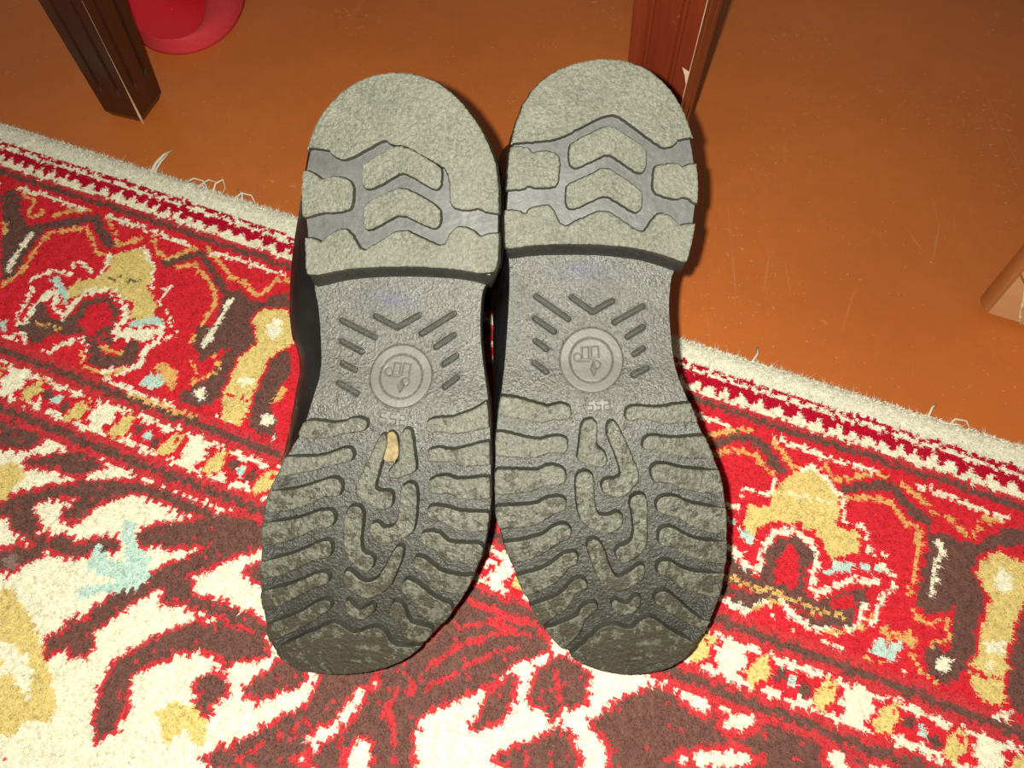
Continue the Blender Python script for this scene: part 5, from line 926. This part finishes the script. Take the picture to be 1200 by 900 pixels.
def build_boot(key, label, lean):
    D = BOOTS[key]
    o_, S_, T_, N_ = [Vector(v) for v in D['frame']]
    L = D['L']
    Lm = L / 1000.
    root = empty('boot', (0, 0, 0))
    o_ = o_ + Vector((-.0012 if key == 'left' else .0012, 0, 0.0004))
    root.matrix_world = Matrix(((S_.x, T_.x, N_.x, o_.x), (S_.y, T_.y, N_.y, o_.y), (S_.z, T_.z, N_.z, o_.z), (0, 0, 0, 1)))
    tag(root, label, 'boot', 'pair of black boots propped with their soles up')
    flip = S_.cross(T_).dot(N_) < 0
    def P3(s, t, g):                      # millimetres on the sole, g metres above the shoe's own ground plane
        s = np.asarray(s, float) / 1000.
        return s, np.asarray(t, float) / 1000., g + SPR * (1 - s / Lm)
    def mesh(name, V, F, mat, parent=root, smooth=True, auto=35):
        if flip: F = [tuple(f)[::-1] for f in F]
        return mk(name, V, F, mat, parent, smooth, auto)
    out = chaikin(D['outline'], 1)
    if area2(out) < 0: out = out[::-1]
    out = resample(out, 1.2)
    # --- outsole: fine grid between the outline's two sides
    ss = np.r_[np.linspace(out[:, 0].min() + .05, 120, 64), np.arange(120.35, 216, .36), np.linspace(217, out[:, 0].max() - .05, 30)]
    nc = 330
    rows = []
    q = np.vstack([out, out[:1]])
    for s in ss:
        a, b = q[:-1], q[1:]
        m = (a[:, 0] > s) != (b[:, 0] > s)
        tt = a[m, 1] + (s - a[m, 0]) / (b[m, 0] - a[m, 0]) * (b[m, 1] - a[m, 1])
        rows.append((tt.min(), tt.max()))
    rows = np.array(rows)
    SS = np.repeat(ss[:, None], nc, 1)
    TT = rows[:, :1] + (rows[:, 1:] - rows[:, :1]) * np.linspace(0, 1, nc)[None, :]
    G = base_lv(SS / 1000.)
    med_ = -1 if key == 'left' else 1     # the grooves run out before the inner edge
    ed = (TT - rows[:, :1]) if med_ < 0 else (rows[:, 1:] - TT)
    G = G + .0036 * (1 - sstep(1.0, 8.0, ed)) * (1 - sstep(96, 116, SS))
    relief = np.zeros_like(G); groove_shade = np.zeros_like(G)
    for b in D['bars']:                   # pressed bars, each a trough with a low ridge inside
        d = np.full(SS.shape, 1e9)
        for i in range(len(b) - 1): d = np.minimum(d, sd_seg(SS, TT, b[i], b[i + 1]))
        relief -= .0022 * (1 - sstep(.85, 1.45, d)); relief += .0013 * (1 - sstep(.15, .6, d)); relief += .0003 * np.exp(-((d - 1.8) / .35) ** 2)
        groove_shade = np.maximum(groove_shade, (1 - sstep(.9, 1.35, d)) * (.45 + .55 * sstep(.2, .6, d)))
    (ms, mt), R1, R2 = D['med']           # round medallion
    r = np.hypot(SS - ms, TT - mt)
    relief += .0005 * (1 - sstep(R1 - .4, R1 + .1, r)) - .0006 * np.exp(-((r - R2) / .35) ** 2) - .0004 * np.exp(-((r - R1) / .4) ** 2)
    x, y = (TT - mt) / R2, (SS - ms) / R2
    keep_r = relief.copy()
    def rect(x0, x1, y0, y1): return np.maximum(np.maximum(x0 - x, x - x1), np.maximum(y0 - y, y - y1)) * R2
    for sd in (rect(-.42, -.10, .04, .60), rect(.02, .36, .06, .62)):
        relief += .00038 * (1 - sstep(-.3, .1, sd)); relief -= .00045 * np.exp(-(sd / .28) ** 2)
    for cx, cy, rr in ((-.62, .16, .18), (.24, -.20, .18)):
        dd = (np.hypot(x - cx, y - cy) - rr) * R2
        relief -= .00045 * np.exp(-(dd / .3) ** 2)
    drop = (np.abs(x - .08) / .17 + np.abs(y + .42) / .34 - 1) * R2 * .2
    relief -= .0005 * (1 - sstep(-.15, .1, drop))
    relief -= .0004 * np.exp(-(sd_seg(x * R2, y * R2, (-.62 * R2, -.03 * R2), (-.1 * R2, -.03 * R2)) / .28) ** 2)
    carve = relief - keep_r
    bx4 = np.array(D['box'])              # size box with its number, read from the toe
    s0, s1, t0, t1 = bx4[:, 0].min(), bx4[:, 0].max(), bx4[:, 1].min(), bx4[:, 1].max()
    db = np.abs(np.maximum(np.maximum(s0 - SS, SS - s1), np.maximum(t0 - TT, TT - t1)))
    relief -= .0004 * np.exp(-(db / .25) ** 2)
    cw = (t1 - t0) / 3.
    groove_shade = np.clip(groove_shade, 0, 1); plain = np.maximum(.7 * ((SS > s0) & (SS < s1) & (TT > t0) & (TT < t1)), .8 * (1 - sstep(R1 - .6, R1, r))) * (1 - .6 * np.exp(-((r - R2) / .4) ** 2))
    groove_shade = np.maximum(groove_shade, .75 * np.exp(-((r - R2) / .3) ** 2)); groove_shade = np.maximum(groove_shade, .55 * np.exp(-((r - R1) / .3) ** 2))
    groove_shade = np.maximum(groove_shade, .45 * np.clip(-carve / .0004, 0, 1)); groove_shade = np.maximum(groove_shade, .4 * np.exp(-(db / .25) ** 2))
    relief *= sstep(119, 122, SS) * (1 - sstep(212, 215, SS))
    # the channel crosses the sole right to the edge, which is slightly rounded
    X, Y, Z = P3(SS, TT, G + relief)
    V = np.stack([X, Y, Z], -1).reshape(-1, 3).tolist()
    nr = len(ss)
    F = [(i * nc + j, (i + 1) * nc + j, (i + 1) * nc + j + 1, i * nc + j + 1) for i in range(nr - 1) for j in range(nc - 1)]
    F = [f[::-1] for f in F]
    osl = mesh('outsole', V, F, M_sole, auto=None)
    (i1, j1), (i2, j2) = D['ink']
    am = np.exp(-(((SS - (i1 + i2) / 2) / 4.0) ** 2 + ((TT - (j1 + j2) / 2) / 11.0) ** 2)) * .42
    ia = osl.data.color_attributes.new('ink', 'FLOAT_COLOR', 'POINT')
    cv = np.ones((am.size, 4), np.float32); cv[:, 0] = am.reshape(-1) * (.5 + .8 * rng.random(am.size)); cv[:, 1] = groove_shade.reshape(-1); cv[:, 2] = plain.reshape(-1)  # red is the ink stain, green the recess shade painted into the colour
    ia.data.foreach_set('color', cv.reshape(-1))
    # raised size number in its box, upright when read from the toe's far side
    V, F = [], []
    for i, ch in enumerate('552'):
        for a, b in seg_lines(ch):
            pts = []
            for k in (0, .5, 1):
                p = (a[0] + (b[0] - a[0]) * k, a[1] + (b[1] - a[1]) * k)
                q_s, q_t = s0 + (s1 - s0) * (.16 + .34 * p[1]), t0 + cw * (i + .2 + .6 * p[0])
                x_, y_, z_ = P3(q_s, q_t, base_lv(q_s / 1000.) + .0002)
                pts.append((float(x_), float(y_), float(z_)))
            v2, f2 = tube(pts, .00026, 6)
            F += [tuple(k + len(V) for k in f) for f in f2]; V += v2
    mk('size_number', V, F, M_lug, osl, True)
    # side wall of the outsole, down to the welt
    def mid_lv(s): return np.interp(s, [0, .03, .06, .10, .13, .165, .19, .30], [-.0275, -.0175, -.0125, -.0115, -.0125, -.0185, -.0225, -.0265])
    def ring(P, g):
        a, b, c = P3(P[:, 0], P[:, 1], g); return np.stack([a, b, c], 1)
    so = out[:, 0] / 1000.
    cy = np.interp(out[:, 0], ss, rows.mean(1))
    el = base_lv(so) + .0036 * (1 - sstep(96, 116, out[:, 0])) * ((out[:, 1] - cy) * med_ > 0)
    rings = [ring(out, el - .0001), ring(offset(out, .5), el - .0012), ring(offset(out, .6), (base_lv(so) + mid_lv(so)) / 2), ring(offset(out, .2), mid_lv(so))]
    def stack(rings, closed_first=False, closed_last=False):
        n = len(rings[0])
        V = np.vstack(rings).tolist()
        F = [(i * n + k, (i + 1) * n + k, (i + 1) * n + (k + 1) % n, i * n + (k + 1) % n) for i in range(len(rings) - 1) for k in range(n)]
        F = [f[::-1] for f in F] if True else F
        return V, F
    V, F = stack(rings)
    mesh('sole_edge', V, [f[::-1] for f in F], M_side)
    V, F = stack([ring(offset(out, .2), mid_lv(so)), ring(offset(out, .5), mid_lv(so) - .0006), ring(offset(out, .5), mid_lv(so) - .0022), ring(offset(out, -.6), mid_lv(so) - .0028)])
    mesh('welt', V, [f[::-1] for f in F], M_welt)
    # --- tread lugs and heel pads
    def piece(name, P, top, bot, limit, mat, bev=.32, drop_edge=.9, it=1, parent=root):
        P = np.asarray(P, float)
        P = chaikin(resample(P, 3.0) if False else P, it)
        if area2(P) < 0: P = P[::-1]
        P = resample(P, 1.1)
        P = clamp_to(P, limit)
        n = len(P)
        w = rng.normal(0, .10, n)
        P = P + np.stack([w, np.roll(w, 3)], 1)
        Pi = offset(P, -bev); Po = offset(P, drop_edge)
        R = [ring(Po, bot(Po[:, 0] / 1000.)), ring(offset(P, .25), top(P[:, 0] / 1000.) - bev / 1000. * 1.1), ring(offset(P, -bev * .35), top(P[:, 0] / 1000.) - bev / 1000. * .3), ring(Pi, top(Pi[:, 0] / 1000.))]
        V = np.vstack(R).tolist()
        F = [(i * n + k, i * n + (k + 1) % n, (i + 1) * n + (k + 1) % n, (i + 1) * n + k) for i in range(3) for k in range(n)]
        idx = list(range(3 * n, 4 * n))
        tf = tri_fill(Pi, idx)
        for f in tf:
            a, b, c = [Pi[k - 3 * n] for k in f]
            if (b[0] - a[0]) * (c[1] - a[1]) - (b[1] - a[1]) * (c[0] - a[0]) < 0: f = f[::-1]
            F.append(f)
        ob = mesh(name, V, F, mat, parent, True, 30)
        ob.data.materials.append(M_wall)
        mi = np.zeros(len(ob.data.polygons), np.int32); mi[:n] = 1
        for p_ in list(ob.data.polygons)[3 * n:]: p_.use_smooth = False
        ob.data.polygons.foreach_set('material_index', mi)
        return ob
    lim = resample(offset(out, -.15), .6)
    for P in D['lugs']:
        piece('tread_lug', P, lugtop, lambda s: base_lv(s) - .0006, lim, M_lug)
    if 'straw' in D:
        piece('straw_bit', D['straw'], lambda s: lugtop(s) - .0018, lambda s: base_lv(s) - .0005, lim, M_straw, bev=.5)['label'] = 'tan straw bit stuck in the tread'
    nh, n0_ = (21, 0) if key == 'left' else (21, 1)
    br = np.array(D['breast'])
    hp = np.vstack([np.array(D['outline'])[n0_:nh], br[::-1][1:-1] if key == 'left' else br[::-1]])
    hp = hp if key == 'right' else np.vstack([np.array(D['outline'])[n0_:nh], br[::-1]])
    if area2(hp) < 0: hp = hp[::-1]
    hp = resample(chaikin(hp, 1), 1.2)
    smin = np.array([np.interp(t, br[:, 1], br[:, 0]) for t in hp[:, 1]])
    isb = np.clip(1 - (hp[:, 0] - smin) / 8., 0, 1)        # 1 on the breast, 0 elsewhere
    foot = hp.copy(); foot[:, 0] -= isb * 5.0
    knee = hp.copy(); knee[:, 0] -= isb * 3.2
    r_top = offset(hp, -.6)
    R = [ring(r_top, -.0034 + 0 * hp[:, 0]), ring(offset(hp, -.1), -.0040 + 0 * hp[:, 0]), ring(offset(knee, .3), -.010 + 0 * hp[:, 0]), ring(foot, shank_lv(foot[:, 0] / 1000.) - .002)]
    n = len(hp)
    V = np.vstack(R).tolist()
    F = [(i * n + k, (i + 1) * n + k, (i + 1) * n + (k + 1) % n, i * n + (k + 1) % n) for i in range(3) for k in range(n)]
    heel = mesh('heel', V, F, M_side)
    V = R[0].tolist()
    F = []
    for f in tri_fill(r_top, list(range(n))):
        a, b, c = [r_top[k] for k in f]
        F.append(f if (b[0] - a[0]) * (c[1] - a[1]) - (b[1] - a[1]) * (c[0] - a[0]) > 0 else f[::-1])
    mesh('heel_channel', V, F, M_chan, heel, False)
    hl = resample(offset(hp, -.1), .6)
    for k, P in D['pads'].items():
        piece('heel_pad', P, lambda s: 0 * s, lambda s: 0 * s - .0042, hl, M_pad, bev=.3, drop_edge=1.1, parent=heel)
    # --- leather upper: rings stacked from the welt to the rim on the floor
    up = resample(chaikin(D['upper'], 1), 1.2)
    if area2(up) < 0: up = up[::-1]
    def by_angle(P, n=120):
        # same parameter for sole and upper outline: arc length from the toe tip
        i0 = P[:, 0].argmin(); P = np.roll(P, -i0, 0)
        Q = np.vstack([P, P[:1]])
        d = np.r_[0, np.cumsum(np.linalg.norm(np.diff(Q, axis=0), axis=1))]; d /= d[-1]
        t = np.linspace(0, 1, n, endpoint=False)
        return np.stack([np.interp(t, d, Q[:, 0]), np.interp(t, d, Q[:, 1])], 1)
    A, B = by_angle(offset(out, -.9)), by_angle(offset(up, -1.5))
    tc = lambda s: np.interp(s, [0, L * .3, L * .6, L], [A[A[:, 0] < 40][:, 1].mean(), A[(A[:, 0] > 50) & (A[:, 0] < 110)][:, 1].mean(), 0.5 * (A[(A[:, 0] > 150) & (A[:, 0] < 190)][:, 1].min() + A[(A[:, 0] > 150) & (A[:, 0] < 190)][:, 1].max()), A[A[:, 0] > L - 50][:, 1].mean()])
    spec = [  # height mm, toe end mm, heel end mm, width factor, blend sole->upper outline, sideways slump mm
        (0, 0, 0, 1.0, 0, 0), (6, -.5, .5, 1.0, .55, 0), (14, .5, 1, 1.0, .9, 0), (24, 4, 2, .985, 1, 0), (34, 11, 1, .94, 1, 0), (42, 23, -1, .89, 1, 0), (49, 38, -4, .88, 1, 0), (56, 62, -6, .88, 1, 0),
        (66, 98, -8, .85, 1, 0), (78, 124, -9, .83, 1, 0), (92, 142, -9, .82, 1, 0), (110, 152, -7, .83, 1, 0), (130, 158, -4, .84, 1, 0)]
    rings = []
    for h, s_f, s_b, wf, bl, sl in spec:
        P = A * (1 - bl) + B * bl
        s = P[:, 0]
        s2 = s_f + (s - 0) * ((L + s_b) - s_f) / L
        c = tc(s)
        t2 = c + (P[:, 1] - c) * wf
        cen = tc(L * .9)
        k = min(1, s_f / 150.)
        ell_t = cen + (t2 - c) * (1.0)
        t2 = t2 * (1 - k) + ell_t * k + lean * (h / 130.) ** .9
        g = mid_lv(s2 / 1000.) - .0026 - h / 1000.
        rings.append(ring(np.stack([s2, t2], 1), g))
    # carry the last ring down to the floor along -N
    MW = root.matrix_world
    last = rings[-1]
    wz = np.array([(MW @ Vector(p)).z for p in last])
    wp = np.array([(MW @ Vector(p))[:] for p in last]); wp += np.array([N_.x, N_.y, 0])[None] * -(wz / N_.z)[:, None]
    on_rug = (wp[:, 0] - RO[0]) * VD[0] + (wp[:, 1] - RO[1]) * VD[1]
    rest = np.where(on_rug > -.022, .0098, np.interp(on_rug, [-.045, -.022], [.0030, .0098]))
    need = np.maximum(.004, (wz - rest) / N_.z)
    for f in (.15, .35, .6, .85, 1.0):
        q = last.copy(); q[:, 2] -= need * f
        sh_ = lean / 1000. * .5 * f + .0012 * math.sin(9 * f)
        q[:, 1] += sh_; q[:, 2] -= sh_ * T_.z / N_.z
        rings.append(q)
    inner = rings[-1].copy(); c0 = inner.mean(0)
    inner[:, :2] = c0[:2] + (inner[:, :2] - c0[:2]) * .93
    in2 = rings[-3].copy(); c1 = in2.mean(0); in2[:, :2] = c1[:2] + (in2[:, :2] - c1[:2]) * .92
    rings += [inner, in2]
    n = len(rings[0])
    V = np.vstack(rings).tolist()
    F = [(i * n + k, (i + 1) * n + k, (i + 1) * n + (k + 1) % n, i * n + (k + 1) % n) for i in range(len(rings) - 1) for k in range(n)]
    F.append(tuple((len(rings) - 1) * n + k for k in range(n)))
    upper = mesh('upper', V, F, M_leather, auto=60)
    return root, upper
b1, u1_ = build_boot('left', 'black leather boot with dusty lugged sole, a straw bit stuck between its treads', -27)
b2, u2_ = build_boot('right', 'black leather boot with dusty lugged sole propped in front of the reddish table leg', -16)
